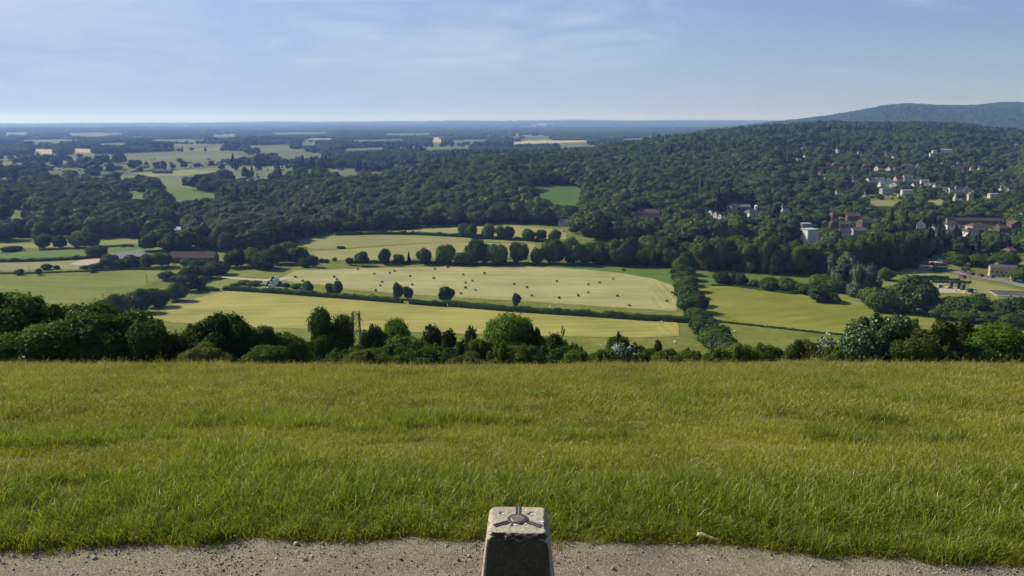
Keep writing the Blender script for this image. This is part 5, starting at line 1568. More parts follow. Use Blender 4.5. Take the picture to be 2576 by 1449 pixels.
BALES = [
    ('farthest row', [(900, 676), (981, 686), (992, 681), (1094, 676), (1127, 672)]),
    ('upper row', [(941, 688), (1031, 694), (1091, 699), (1165, 690), (1218, 687), (1542, 701)]),
    ('second row', [(743, 696), (841, 696), (848, 702), (762, 706), (775, 709.5), (1188, 706), (1400, 707), (1508, 710)]),
    ('middle row', [(961, 709), (1037, 715), (1171, 711), (1293, 714), (1480, 715)]),
    ('third row', [(957, 718), (1171, 723), (1325, 722), (1196, 729), (945, 730)]),
    ('fourth row', [(1159, 738), (1338, 743), (1479, 735), (1691, 736), (1454, 743), (1553, 744)]),
    ('row nearest the hedge', [(1310, 751), (1406, 749), (1677, 757), (1583, 768)]),
]
ORD = ['first', 'second', 'third', 'fourth', 'fifth', 'sixth', 'seventh', 'eighth', 'ninth']
proto = None; nb = 0
for row, pts in BALES:
    for n_, (u_, v_) in enumerate(sorted(pts)):
        p_ = pick(u_, v_ + 2.6)
        if proto is None:
            proto = empty("hay_bale", p_); bale_parts(proto, m_bale, m_baletop); r_ = proto
        else:
            r_ = copy_tree(proto)
        s_ = 1.0 + .08 * math.sin(nb * 3.7)
        r_.location = p_; r_.rotation_euler = (0, 0, R(60 + 55 * math.sin(nb * 2.3))); r_.scale = (s_, s_, s_); nb += 1
        extra = {(1677, 757): ', by the field corner', (1691, 736): ', close to the hedgerow', (1196, 729): ', the palest one', (775, 709.5): ', behind the small hedge tree'}.get((u_, v_), ', from the stack')
        tag(r_, f'dark round bale, {ORD[n_]} in the {row}{extra}', 'hay bale', 'round bales on the mown field')

# the heap of wrapped bales
m_wrapw = mat_plain("pale_wrap", (.62, .66, .68), .35, .12, 3, .5)
m_wrapd = mat_plain("dark_wrap", (.035, .05, .055), .35, .2, 3, .5)
c0 = pick(692, 719)
protos = {}
STK = []
for lay, (nx, ny, z0) in enumerate(((6, 3, 0), (5, 2, 1.22), (3, 2, 2.40), (2, 1, 3.5))):
    for i_ in range(nx):
        for j_ in range(ny):
            STK.append((lay, i_, j_, (i_ - (nx - 1) / 2) * 1.42, (j_ - (ny - 1) / 2) * 1.42, z0))
LAY = ('bottom', 'second', 'third', 'top'); RW = ('front', 'middle', 'back'); cnt = 0
for lay, i_, j_, x_, y_, z_ in STK:
    pale = (i_ * 7 + j_ * 3 + lay * 5) % 5 not in (0, 3)
    key = 'pale' if pale else 'dark'
    if key not in protos:
        r_ = empty("wrapped_bale", c0); bale_parts(r_, m_wrapw if pale else m_wrapd, m_wrapd if (pale and cnt % 2) else (m_wrapw if pale else m_wrapd), .66, 1.3); protos[key] = r_
    else:
        r_ = copy_tree(protos[key])
    cnt += 1
    r_.location = (c0[0] + 1.25 * x_ + .1 * math.sin(cnt * 5), c0[1] + 1.25 * y_, c0[2] + 1.25 * z_); r_.scale = (1.25, 1.25, 1.25); r_.rotation_euler = (0, 0, R(90 if (i_ + lay) % 2 else 8) + .1 * math.sin(cnt))
    pos = f'{ORD[i_]} of the {RW[j_] if not (lay > 0 and j_ == 1) else "back"} row' if lay < 3 else f'{ORD[i_]} of the pair'
    tag(r_, f'{key} wrapped round bale in the {LAY[lay]} layer of the stack, {pos}', 'wrapped bale', 'stack of wrapped bales')
for n_, (u_, v_) in enumerate(((648, 727), (661, 726), (674, 726))):
    r_ = copy_tree(protos['pale']); p_ = pick(u_, v_); r_.location = p_; r_.scale = (.7, .7, .7); r_.rotation_euler = (0, 0, .4 * n_)
    tag(r_, ('outermost', 'middle', 'inner')[n_] + ' of three low pale wrapped bales lying beside the stack', 'wrapped bale', 'stack of wrapped bales')
VISIBLE.append([(670, 700), (725, 700), (725, 722), (670, 722)])

# ================================================================ sheep
m_wool = mat_plain("wool", (.66, .62, .53), .95, .12, 8, bstr=.6)
m_face = mat_plain("sheep_skin", (.30, .26, .22), .9, .2, 8)


def sheep_mesh(lying=False):
    me = bpy.data.meshes.new("body"); z0 = .62 if not lying else .34
    vs_ = [(0, 0, z0), (.34, 0, z0 + .02), (.58, 0, z0 + .14), (.74, 0, z0 + .22), (.90, 0, z0 + .14), (-.34, 0, z0), (-.55, 0, z0 - .02)]
    rd = [.30, .27, .15, .12, .075, .27, .12]
    ed = [(0, 1), (1, 2), (2, 3), (3, 4), (0, 5), (5, 6)]
    for sx_, par in ((.30, 1), (-.36, 5)):
        for sy_ in (-.14, .14):
            n_ = len(vs_)
            if lying:
                vs_ += [(sx_ + .12, sy_ * 1.6, .12), (sx_ + .32, sy_ * 1.7, .07)]
            else:
                vs_ += [(sx_, sy_, z0 - .28), (sx_ + .02, sy_, .04)]
            rd += [.085, .045]; ed += [(par, n_), (n_, n_ + 1)]
    for sy_ in (-.12, .12):
        vs_.append((.70, sy_, z0 + .26)); rd.append(.04); ed.append((3, len(vs_) - 1))
    me.from_pydata(vs_, ed, []); o_ = bpy.data.objects.new("tmp", me); COL.objects.link(o_)
    md = o_.modifiers.new("skin", 'SKIN'); o_.modifiers.new("sub", 'SUBSURF').levels = 1
    for i_, s_ in enumerate(me.skin_vertices[0].data):
        s_.radius = (rd[i_], rd[i_]); s_.use_root = i_ == 0
    bpy.context.view_layer.update()
    ev = o_.evaluated_get(bpy.context.evaluated_depsgraph_get()); m2 = bpy.data.meshes.new_from_object(ev); bpy.data.objects.remove(o_)
    m2.materials.clear(); m2.materials.append(m_wool); m2.materials.append(m_face)
    for pl in m2.polygons:
        c_ = pl.center
        pl.material_index = 1 if (c_.x > .72 or c_.z < .22 and not lying) else 0
    return m2


SM = [sheep_mesh(), sheep_mesh(True)]
SHEEP = [(1540, 789.5, 1, 'sheep lying alone at the hedge foot beside the stump'), (1566, 794, 1, 'first sheep in the shade line under the long hedge'), (1582, 795.5, 1, 'second sheep in the shade line under the long hedge'), (1602, 797, 0, 'third sheep, standing under the long hedge'),
         (1613, 797.5, 0, 'bright sheep standing fourth under the long hedge'), (1625, 799, 0, 'fifth sheep, standing with a brownish back under the hedge'), (1638, 801, 1, 'sixth sheep, lying in the shade under the hedge'), (1655, 802, 1, 'last sheep of the line under the hedge, lying'),
         (1665, 811, 0, 'white sheep standing alone out on the yellow field'), (1427, 776, 1, 'white sheep lying at the hedge above the tall ash'), (1365, 770, 1, 'sheep lying at the far left of the long hedge'), (1384, 773, 0, 'sheep standing at the hedge beside the smallest hedge tree'),
         (1822, 826, 1, 'upper of two white sheep lying below the grazed slope'), (1848, 833, 1, 'lower of two white sheep lying below the grazed slope'), (1697, 861, 0, 'sheep on the bare patch near the hedgerow foot'), (1700, 862, 1, 'sheep lying beside another on the bare patch'),
         (2080, 840, 0, 'sheep at the thin hedge line beyond the big pale bush'), (1226, 833, 0, 'sheep grazing just in front of the tall ash crown'), (1380, 834, 0, 'grey sheep grazing past the tall ash crown'), (2086, 841, 1, 'sheep lying at the thin hedge line beyond the big pale bush')]
for n_, (u_, v_, ly, lb) in enumerate(SHEEP):
    p_ = pick(u_, v_ + 1.5); o = bpy.data.objects.new("sheep", SM[ly]); link(o); o.location = p_; o.rotation_euler = (0, 0, n_ * 1.9); o.scale = (1.0,) * 3
    tag(o, lb, 'sheep', 'sheep in the fields')

# stump, trough, poles
p_ = pick(1531, 793); b = MB(); b.lathe([(.34, -.1), (.28, .25), (.25, .7), (.22, 1.05), (.1, 1.12)], 12)
o = b.build("tree_stump", mat_plain("stump_bark", (.055, .035, .025), .9, .3, 5), None); o.location = p_; tag(o, 'short dark stump standing on the yellow field near the sheep', 'stump')
p_ = pick(1809, 810); r_ = empty("water_trough", p_, R(15)); tag(r_, 'grey water trough at the start of the thin hedge line', 'trough')
b = MB(); b.box(-1.3, 1.3, -.5, .5, .1, 1.0); b.build("tank", WM['grey'], r_, bevel=.05)
b = MB(); b.box(-1.36, 1.36, -.56, .56, 1.0, 1.1); b.build("rim", RM['slate'], r_)
m_pole = mat_plain("pole_wood", (.10, .08, .065), .9, .2, 4)
for u_, vt, vb, lb in [(371, 690, 716, 'wooden pole standing at the top of the olive meadow'), (260, 737, 762, 'wooden pole standing low in the olive meadow above the thicket'), (75, 668, 690, 'wooden pole on the scrubby line above the olive meadow'),
                       (1886, 663, 691, 'wooden pole against the dark belt behind the slope row'), (1422, 654, 669, 'wooden pole at the upper edge of the baled field'), (792, 645, 672, 'wooden pole at the thin end of the lineside row')]:
    p_ = pick(u_, vb); s_ = size_at(p_); h = (vb - vt) * s_
    r_ = empty("telegraph_pole", p_); tag(r_, lb, 'telegraph pole', 'telegraph poles in the fields')
    b = MB(); b.bar((0, 0, -.3), (0, 0, h), .16, 8, .11); b.build("pole", m_pole, r_)
    b = MB(); b.box(-.8, .8, -.08, .08, h - .5, h - .36); b.build("crossarm", m_pole, r_)

# lattice pylons
m_steel = mat_plain("galvanised_steel", (.032, .033, .032), .7, .15, 2, .2, 0.0)


def pylon(p_, h, wb, arm, label, rz=0.0, tr=.05):
    r_ = empty("lattice_pylon", p_, rz); tag(r_, label, 'pylon')
    b = MB(); wt_ = wb * .085
    wz = lambda t: wb / 2 * (1 - t) + wt_ * t if t < .82 else (wb / 2 * .18 + wt_ * .82)
    nseg = 9
    lv = [h * (1 - (1 - i_ / nseg) ** 1.25) for i_ in range(nseg + 1)]
    cn = ((-1, -1), (1, -1), (1, 1), (-1, 1))
    for i_ in range(nseg):
        t0, t1 = lv[i_] / h, lv[i_ + 1] / h
        for n_ in range(4):
            a, c = cn[n_], cn[(n_ + 1) % 4]
            A0 = (a[0] * wz(t0), a[1] * wz(t0), lv[i_]); A1 = (a[0] * wz(t1), a[1] * wz(t1), lv[i_ + 1]); B0 = (c[0] * wz(t0), c[1] * wz(t0), lv[i_]); B1 = (c[0] * wz(t1), c[1] * wz(t1), lv[i_ + 1])
            b.bar(A0, A1, tr * 1.5, 4); b.bar(A0, B1, tr * .8, 4); b.bar(B0, A1, tr * .8, 4); b.bar(A1, B1, tr * .8, 4)
    b.build("mast", m_steel, r_)
    for za in (.93, .66):
        b = MB()
        for sg in (-1, 1):
            tip = (sg * arm / 2, 0, h * za)
            for yy_ in (-1, 1):
                b.bar((sg * wt_ * .5, yy_ * wt_ * .6, h * za), tip, tr * .8, 4); b.bar((sg * wt_ * .5, yy_ * wt_ * .6, h * (za + .045)), tip, tr * .7, 4)
        ca = b.build("crossarm", m_steel, r_)
        for sg in (-1, 1):
            b = MB(); b.lathe([(.05, -.55), (.13, -.5), (.06, -.4), (.13, -.3), (.06, -.2), (.13, -.1), (.05, 0)], 8, (sg * arm / 2, 0, h * za)); b.build("insulator", m_wrapd, ca)
    return r_


p_ = at_dist(905, 170)
s_ = size_at(p_); hz = EYE + p_[1] * (-sp + (CV - 785) / F * cp) / (cp + (CV - 785) / F * sp)
pylon(p_, hz - p_[2], 4.6, 2.6, 'slim lattice pylon rising behind the ivy covered tree', tr=.07)
p_ = pick(1756, 792); pylon(p_, 13, 3.0, 3, 'lattice pylon standing against the straight hedgerow', R(30), .06)
p_ = pick(2224, 789); pylon(p_, 13, 3.0, 3.4, 'lattice pylon in front of trees at the edge of the slope', R(10), .06)

# lorry by the grey barn
p_ = pick(292, 651); r_ = empty("lorry", p_, R(14)); tag(r_, 'white lorry with a long box parked between barn and round tree', 'lorry')
b = MB(); b.box(-3.4, 6.6, -1.25, 1.25, 1.1, 3.9); b.build("cargo_box", WM['white'], r_, bevel=.08)
b = MB(); b.add([(-6.1, -1.2, .6), (-3.6, -1.2, .6), (-3.6, 1.2, .6), (-6.1, 1.2, .6), (-5.8, -1.15, 3.3), (-3.6, -1.2, 3.6), (-3.6, 1.2, 3.6), (-5.8, 1.15, 3.3)], [(3, 2, 1, 0), (4, 5, 6, 7), (0, 1, 5, 4), (1, 2, 6, 5), (2, 3, 7, 6), (3, 0, 4, 7)]); cab = b.build("cab", WM['white'], r_, bevel=.1)
b = MB(); b.add([(-6.06, -1.0, 2.0), (-6.06, 1.0, 2.0), (-5.88, 1.0, 3.0), (-5.88, -1.0, 3.0)], [(0, 1, 2, 3)]); b.build("windscreen", m_glass, cab)
b = MB(); b.box(-5.9, 6.4, -.5, .5, .7, 1.08); b.build("chassis", m_iron, r_)
for x_ in (-4.9, 3.2, 4.5, 5.7):
    for y_ in (-1.05, 1.05):
        b = MB(); b.bar((x_, y_ - .17, .5), (x_, y_ + .17, .5), .5, 12); b.build("wheel", m_wrapd, r_)

# ================================================================ waterworks
def box_thing(name, u0, u1, vt, vb, mat, label, roof=None, rot=0.0, depth=.6, doors=0, cat=None, top=.18):
    p_ = pick((u0 + u1) / 2, vb); s_ = size_at(p_); L = (u1 - u0) * s_ / (abs(math.cos(rot)) + depth * abs(math.sin(rot))); D = L * depth; h = (vb - vt) * s_ - D * .22 * (1 if depth > .3 else .4)
    h = max(h, 1.0)
    r_ = empty(name, (p_[0], p_[1] + D / 2, float(H(p_[0], p_[1] + D / 2)) - .1), rot); tag(r_, label, cat or name.replace('_', ' '))
    b = MB(); b.box(-L / 2, L / 2, -D / 2, D / 2, 0, h); b.build("body", mat, r_, bevel=.04)
    b = MB(); b.box(-L / 2 - .1, L / 2 + .1, -D / 2 - .1, D / 2 + .1, h, h + top); b.build("top", roof or mat, r_)
    for i_ in range(doors):
        xx = -L / 2 + L * (i_ + .5) / doors
        b = MB(); b.box(xx - .45, xx + .45, -D / 2 - .06, -D / 2 + .02, .1, min(2.1, h * .8)); b.build("door", WM['dkgreen'], r_)
    HOUSES.append((u0 - 1, u1 + 1, vt, vb, p_[1]))
    return r_


h_(2493, 2557, 668, 695, 'tan', 'slate', 'long tan brick shed with grey roof, windows and a dark blue doorway', 'gable', R(-12), .22, 0, 6, name='shed', storeys=1, drop=1, rise=.36)
box_thing("container", 2351, 2383, 669, 684, WM['teal'], 'teal steel container building at the waterworks yard', None, R(-9), .35, 1)
box_thing("container", 2466, 2482, 736, 748, WM['teal'], 'small teal cabinet alone on the waterworks grass', RM['slate'], R(-15), .8, 1)
box_thing("container", 2494, 2502, 691, 700, WM['teal'], 'tiny teal cabinet beside the service road', None, 0, .8, 1)
box_thing("kiosk", 2361, 2373, 714, 725, WM['grey'], 'pale grey kiosk beside the green tanks', None, R(-10), .7, 1)
box_thing("kiosk", 2436, 2450, 725, 737, WM['dkgreen'], 'grey green box kiosk on the concrete apron', None, R(-12), .8, 1)
box_thing("brick_kiosk", 2469, 2482, 748, 754, WM['tan'], 'small brown brick pit below the teal cabinet', RM['brown'], 0, .6)
m_concrete = WM['stone']


def tank(name, u, vt, vb, wd, mat, label, roofm=None, cone=.25, legs=0):
    p_ = pick(u, vb); s_ = size_at(p_); r = wd * s_ / 2; h = (vb - vt) * s_
    r_ = empty(name, (p_[0], p_[1] + r, float(H(p_[0], p_[1] + r)))); tag(r_, label, 'tank')
    b = MB(); b.lathe([(r, -.2), (r, h * .98), (r * .97, h)], 24); b.build("drum", mat, r_, smooth=False)
    b = MB(); b.lathe([(r * 1.03, h), (r * .5, h + r * cone * .6), (.15, h + r * cone)], 24); b.build("lid", roofm or mat, r_)
    b = MB(); b.bar((r * 1.02, 0, 0), (r * 1.02, 0, h + .6), .06, 6); b.bar((r * 1.02, .45, 0), (r * 1.02, .45, h + .6), .06, 6)
    for i_ in range(int(h / .45)):
        b.bar((r * 1.02, 0, .3 + i_ * .45), (r * 1.02, .45, .3 + i_ * .45), .035, 4)
    b.build("ladder", m_steel, r_)
    HOUSES.append((u - wd / 2 - 1, u + wd / 2 + 1, vt - 2, vb, p_[1]))


tank("digester", 2333, 711, 727, 29, WM['dkgreen'], 'wide dark green round tank with a grey conical lid', RM['slate'])
tank("process_tank", 2394, 707, 727, 8, WM['dkgreen'], 'tall dark green drum, first of the process tanks')
tank("process_tank", 2413, 709, 727, 8, WM['dkgreen'], 'second dark green drum behind the pipe gantry')
tank("process_tank", 2423, 716, 731, 7, WM['teal'], 'teal drum, smallest and nearest of the process tanks', None, .1)
p_ = pick(2410, 728); r_ = empty("pipe_gantry", p_, R(-8)); tag(r_, 'grey steel gantry with pipes over the process tanks', 'gantry')
s_ = size_at(p_); L = 42 * s_; hh_ = 20 * s_
b = MB()
for i_ in range(6):
    for y_ in (-1.2, 1.6):
        b.bar((-L / 2 + L * i_ / 5, y_, -.2), (-L / 2 + L * i_ / 5, y_, hh_ * (.95 if i_ else .4)), .11, 6)
for i_ in range(5):
    b.bar((-L / 2 + L * i_ / 5, -1.2, hh_ * .2), (-L / 2 + L * (i_ + 1) / 5, -1.2, hh_ * .9), .07, 5)
b.build("posts", m_steel, r_)
b = MB(); b.box(-L / 2 + L * .2, L / 2, -1.4, 1.8, hh_ * .92, hh_ * .96); b.build("walkway", m_steel, r_)
b = MB(); b.bar((-L / 2 + L * .2, -1.5, hh_ * .95), (-L / 2 - 1.5, -1.5, .4), .28, 8); b.bar((-L / 2 + L * .2, -1.5, hh_ * 1.03), (L / 2, -1.5, hh_ * 1.03), .25, 8); b.bar((0, -1.7, .5), (0, -1.7, hh_ * 1.02), .2, 8); b.bar((L * .3, -1.7, .5), (L * .3, -1.7, hh_ * 1.02), .2, 8)
b.build("pipe", m_steel, r_)
b = MB()
for i_ in range(9):
    b.bar((-L * .3 + L * .8 * i_ / 8, -1.4, hh_ * .96), (-L * .3 + L * .8 * i_ / 8, -1.4, hh_ * 1.12), .05, 4)
b.bar((-L * .3, -1.4, hh_ * 1.12), (L / 2, -1.4, hh_ * 1.12), .05, 4); b.build("railing", m_steel, r_)
HOUSES.append((2380, 2432, 704, 735, p_[1]))
m_yel = mat_plain("yellow_paint", (.62, .50, .03), .5, .1, 2)
for u_, v_, m_, lb in ((2403, 733, WM['white'], 'white bulk bag on the apron, first from the green tanks'), (2412, 732, WM['white'], 'white bulk bag in the middle of the apron'), (2428, 735, WM['white'], 'white bulk bag beside the grey green box kiosk'), (2409, 736, m_yel, 'yellow bin among the white bulk bags'), (2426, 739, m_yel, 'yellow bin at the near edge of the apron')):
    p_ = pick(u_, v_); r_ = empty("bulk_bag" if m_ is not m_yel else "bin", p_, u_); tag(r_, lb, 'bag' if m_ is not m_yel else 'bin')
    b = MB(); b.add([(-.55, -.55, 0), (.55, -.55, 0), (.55, .55, 0), (-.55, .55, 0), (-.65, -.65, .7), (.65, -.65, .7), (.65, .65, .7), (-.65, .65, .7), (-.5, -.5, 1.05), (.5, -.5, 1.05), (.5, .5, 1.05), (-.5, .5, 1.05)],
          [(3, 2, 1, 0), (0, 1, 5, 4), (1, 2, 6, 5), (2, 3, 7, 6), (3, 0, 4, 7), (4, 5, 9, 8), (5, 6, 10, 9), (6, 7, 11, 10), (7, 4, 8, 11), (8, 9, 10, 11)]); b.build("body", m_, r_)
    b = MB(); b.box(-.35, .35, -.35, .35, 1.05, 1.15); b.build("lid", m_, r_)
# rusty trailers with pale loads, a van, an open tank
m_rust = mat_plain("rusty_red_paint", (.15, .050, .03), .8, .3, 2)
for n_, (u_, v_) in enumerate(((2332, 666), (2346, 667), (2361, 668), (2371, 669))):
    p_ = pick(u_, v_ + 1); r_ = empty("trailer", p_, R(-8)); tag(r_, ('first', 'second', 'third', 'last')[n_] + ' rusty red trailer of the row behind the teal container', 'trailer', 'rusty trailers in the yard')
    b = MB(); b.add([(-2.6, -1.1, .8), (2.6, -1.1, .8), (2.6, 1.1, .8), (-2.6, 1.1, .8), (-2.9, -1.25, 2.3), (2.9, -1.25, 2.3), (2.9, 1.25, 2.3), (-2.9, 1.25, 2.3)], [(3, 2, 1, 0), (4, 5, 6, 7), (0, 1, 5, 4), (1, 2, 6, 5), (2, 3, 7, 6), (3, 0, 4, 7)]); b.build("hopper", m_rust, r_)
    if n_ in (1, 2):
        b = MB(); b.box(-2.4, 2.4, -1.0, 1.0, 2.302, 2.9); b.build("load", WM['white'], r_, bevel=.2)
    for x_ in (-1.2, 1.2):
        for y_ in (-1.1, 1.1):
            b = MB(); b.bar((x_, y_ - .15, .45), (x_, y_ + .15, .45), .45, 10); b.build("wheel", m_wrapd, r_)
HOUSES.append((2322, 2378, 655, 672, 0))
car(2365, 658, 1, .1, 'silver van in the shade behind the rusty trailers', True)
car(2316, 673, 0, .2, 'small white pick up on the grey yard', False)
b = MB(); p_ = pick(2546, 701); r_ = empty("yellow_tank", p_, R(-8)); tag(r_, 'small bright yellow tank near the open pond', 'tank')
b.lathe([(.2, .1), (1.0, .35), (1.25, 1.1), (1.0, 1.9), (.2, 2.1)], 16); b.build("drum", m_yel, r_)
b = MB(); b.box(-1.1, 1.1, -.8, .8, 0, .2); b.build("plinth", m_concrete, r_)
drape("water", [(2530, 706), (2560, 702), (2620, 703), (2620, 715), (2565, 712), (2540, 709)], mat_plain("dark_water", (.02, .03, .025), .1, .2, .2, .5), .25, 'dark open pond at the waterworks', jit=.1)
for n_, (u_, v_, w_) in enumerate(((2425, 699, 20), (2446, 692, 22), (2427, 685, 16), (2470, 696, 20))):
    p_ = pick(u_, v_ + 2); s_ = size_at(p_); r_ = empty("storage_bay", p_, R(14)); tag(r_, ('nearest', 'middle', 'topmost', 'last')[n_] + ' dark concrete storage bay by the service road', 'bay', 'storage bays by the road')
    L = w_ * s_; b = MB(); b.box(-L / 2, L / 2, 1.5, 1.8, -.1, 1.9); b.build("rear_wall", WM['timber'], r_)
    for sx_ in (-1, 1):
        b = MB(); b.box(sx_ * L / 2 - .15, sx_ * L / 2 + .15, -2.2, 1.49, -.1, 1.7); b.build("side_wall", WM['timber'], r_)
p_ = pick(2552, 744); r_ = empty("filter_bed", p_, R(-13)); tag(r_, 'grey steel filter bed with rows of spray pipes at the frame edge', 'filter bed')
s_ = size_at(p_); L = 90 * s_; b = MB(); b.box(-L / 2, L / 2, -4.5, 9, -.2, .5); b.build("basin", WM['grey'], r_)
for i_ in range(7):
    b = MB(); y_ = -4 + i_ * 2.1; b.bar((-L / 2, y_, 1.0), (L / 2, y_, 1.0), .16, 6)
    for j_ in range(10):
        b.bar((-L / 2 + L * j_ / 9, y_, .4), (-L / 2 + L * j_ / 9, y_, 1.0), .1, 5)
    b.build("spray_pipe", m_steel, r_)
HOUSES.append((2506, 2580, 727, 749, p_[1]))
# ================================================================ woods, meadow grass and pebbles: masses nobody could count
def in_poly(px, py, poly):
    ins = np.zeros(px.shape, bool); n = len(poly)
    for i_ in range(n):
        ax, ay = poly[i_]; bx, by = poly[(i_ + 1) % n]
        c_ = (ay > py) != (by > py)
        with np.errstate(divide='ignore', invalid='ignore'):
            xx = (bx - ax) * (py - ay) / (by - ay) + ax
        ins ^= c_ & (px < xx)
    return ins


def scatter(name, pts, rot, scl, idx, protos, label, cat):
    """one object of many small plants: points that carry turned and scaled copies of a few shapes"""
    coll = bpy.data.collections.new(name + "_shapes")
    for i_, me in enumerate(protos):
        coll.objects.link(bpy.data.objects.new(f"{name}_shape_{i_:02d}", me))
    me = bpy.data.meshes.new(name)
    me.vertices.add(len(pts)); me.vertices.foreach_set("co", np.asarray(pts, np.float32).ravel())
    for nm_, typ, fld, arr in (("turn", 'FLOAT_VECTOR', 'vector', rot), ("size", 'FLOAT_VECTOR', 'vector', scl), ("pick", 'INT', 'value', idx)):
        at = me.attributes.new(nm_, typ, 'POINT'); at.data.foreach_set(fld, np.asarray(arr, np.int32 if typ == 'INT' else np.float32).ravel())
    o_ = bpy.data.objects.new(name, me); link(o_)
    gt = bpy.data.node_groups.new(name + "_nodes", 'GeometryNodeTree')
    gt.interface.new_socket("Geometry", in_out='INPUT', socket_type='NodeSocketGeometry'); gt.interface.new_socket("Geometry", in_out='OUTPUT', socket_type='NodeSocketGeometry')
    gi = gt.nodes.new('NodeGroupInput'); go = gt.nodes.new('NodeGroupOutput'); ip = gt.nodes.new('GeometryNodeInstanceOnPoints'); ci = gt.nodes.new('GeometryNodeCollectionInfo')
    ci.inputs['Collection'].default_value = coll; ci.inputs['Separate Children'].default_value = True; ci.inputs['Reset Children'].default_value = True
    ip.inputs['Pick Instance'].default_value = True

    def attr(nm_, dt):
        a_ = gt.nodes.new('GeometryNodeInputNamedAttribute'); a_.data_type = dt; a_.inputs['Name'].default_value = nm_
        return a_.outputs['Attribute']
    gt.links.new(gi.outputs[0], ip.inputs['Points']); gt.links.new(ci.outputs[0], ip.inputs['Instance'])
    gt.links.new(attr('pick', 'INT'), ip.inputs['Instance Index']); gt.links.new(attr('turn', 'FLOAT_VECTOR'), ip.inputs['Rotation']); gt.links.new(attr('size', 'FLOAT_VECTOR'), ip.inputs['Scale'])
    gt.links.new(ip.outputs[0], go.inputs[0])
    md = o_.modifiers.new("scatter", 'NODES'); md.node_group = gt
    tag(o_, label, cat, kind='stuff')
    return o_


# ---------------------------------------------------------------- woods
WD = 'wood'
MIDW = [crown_mesh("wood_crown", kd, 900 + i_, 2600, .075, [DK[mt]], ruff=.28) for i_, (kd, mt) in enumerate((('round', 'wood'), ('round', 'wood'), ('broad', 'wood'), ('tall', 'wood'), ('round', 'wood'), ('willow', 'willow'), ('conifer', 'conif'), ('round', 'dark'), ('tall', 'wood')))]
FARW = [crown_mesh("wood_crown", kd, 940 + i_, 700, .115, [DK[mt]], ruff=.25) for i_, (kd, mt) in enumerate((('round', 'wood'), ('round', 'wood'), ('broad', 'wood'), ('tall', 'wood'), ('conifer', 'conif'), ('round', 'dark')))]


def clump(seed):
    rg = np.random.default_rng(seed); V_ = []; Q_ = []; off = 0
    T_ = []
    for i_ in range(9):
        a_ = rg.uniform(0, 2 * PI); q = math.sqrt(rg.uniform(0, 1)) * .42; r_ = rg.uniform(.15, .24); h_z = rg.uniform(.55, .95)
        c_ = np.array([math.cos(a_) * q, math.sin(a_) * q, h_z * .62])
        iv, it = ICO1
        V_.append(c_ + iv * np.array([r_, r_, h_z * .42]) * (.85 + .3 * vnoise(iv[:, 0] * 2 + i_ * 3, iv[:, 1] * 2 + iv[:, 2], seed)[:, None])); T_.append(it + off); off += len(iv)
        m = 34; d_ = unit(rg.normal(size=(m, 3))); d_[:, 2] = np.abs(d_[:, 2]); p0 = c_ + d_ * np.array([r_, r_, h_z * .42]) * 1.0
        n_ = unit(d_ + rg.normal(0, .5, (m, 3))); tx_ = unit(np.cross(n_, rg.normal(size=(m, 3)))); ty_ = np.cross(n_, tx_); s_ = .085
        V_.append(np.stack([p0 + tx_ * s_ * .5, p0 + ty_ * s_ * .6, p0 - tx_ * s_ * .5, p0 - ty_ * s_ * .6], 1).reshape(-1, 3)); Q_.append(np.arange(m * 4).reshape(-1, 4) + off); off += m * 4
    return np_mesh("wood_clump", np.concatenate(V_), np.concatenate(Q_), np.concatenate(T_), [DK['wood']])


CLUMP = [clump(970 + i_) for i_ in range(4)]
# near edge of the woods, as ground seen at (u, v)
WE_U = [-400, 60, 200, 350, 380, 440, 560, 600, 640, 700, 745, 830, 960, 1150, 1300, 1420, 1445, 1500, 1700, 2000, 2050, 2300, 2320, 2450, 2576, 3000]
WE_V = [604, 604, 596, 600, 636, 634, 634, 640, 640, 622, 600, 588, 578, 569, 563, 569, 596, 604, 610, 616, 660, 660, 648, 645, 650, 660]
HARR = np.array(HOUSES)
PLAIN_WOODS = [[(800, 388), (1045, 386), (1055, 404), (930, 407), (800, 412)], [(740, 414), (925, 411), (920, 423), (740, 426)], [(640, 408), (735, 402), (735, 414), (640, 420)], [(1045, 380), (1340, 392), (1340, 412), (1060, 420)],
               [(0, 375), (430, 368), (430, 384), (240, 388), (0, 392)], [(420, 372), (800, 362), (1000, 372), (800, 384), (420, 388)]]
VIS = [np.array(p_) for p_ in VISIBLE]


def candidates(y0, y1, cell, smax=.74, seed=0):
    rg = np.random.default_rng(seed)
    ys_ = np.arange(y0, y1, cell); out = []
    X_ = []; Y_ = []
    for y_ in ys_:
        xs_ = np.arange(-smax * y_, smax * y_, cell)
        X_.append(xs_ + rg.uniform(-.42, .42, len(xs_)) * cell); Y_.append(y_ + rg.uniform(-.42, .42, len(xs_)) * cell)
    return np.concatenate(X_), np.concatenate(Y_), rg


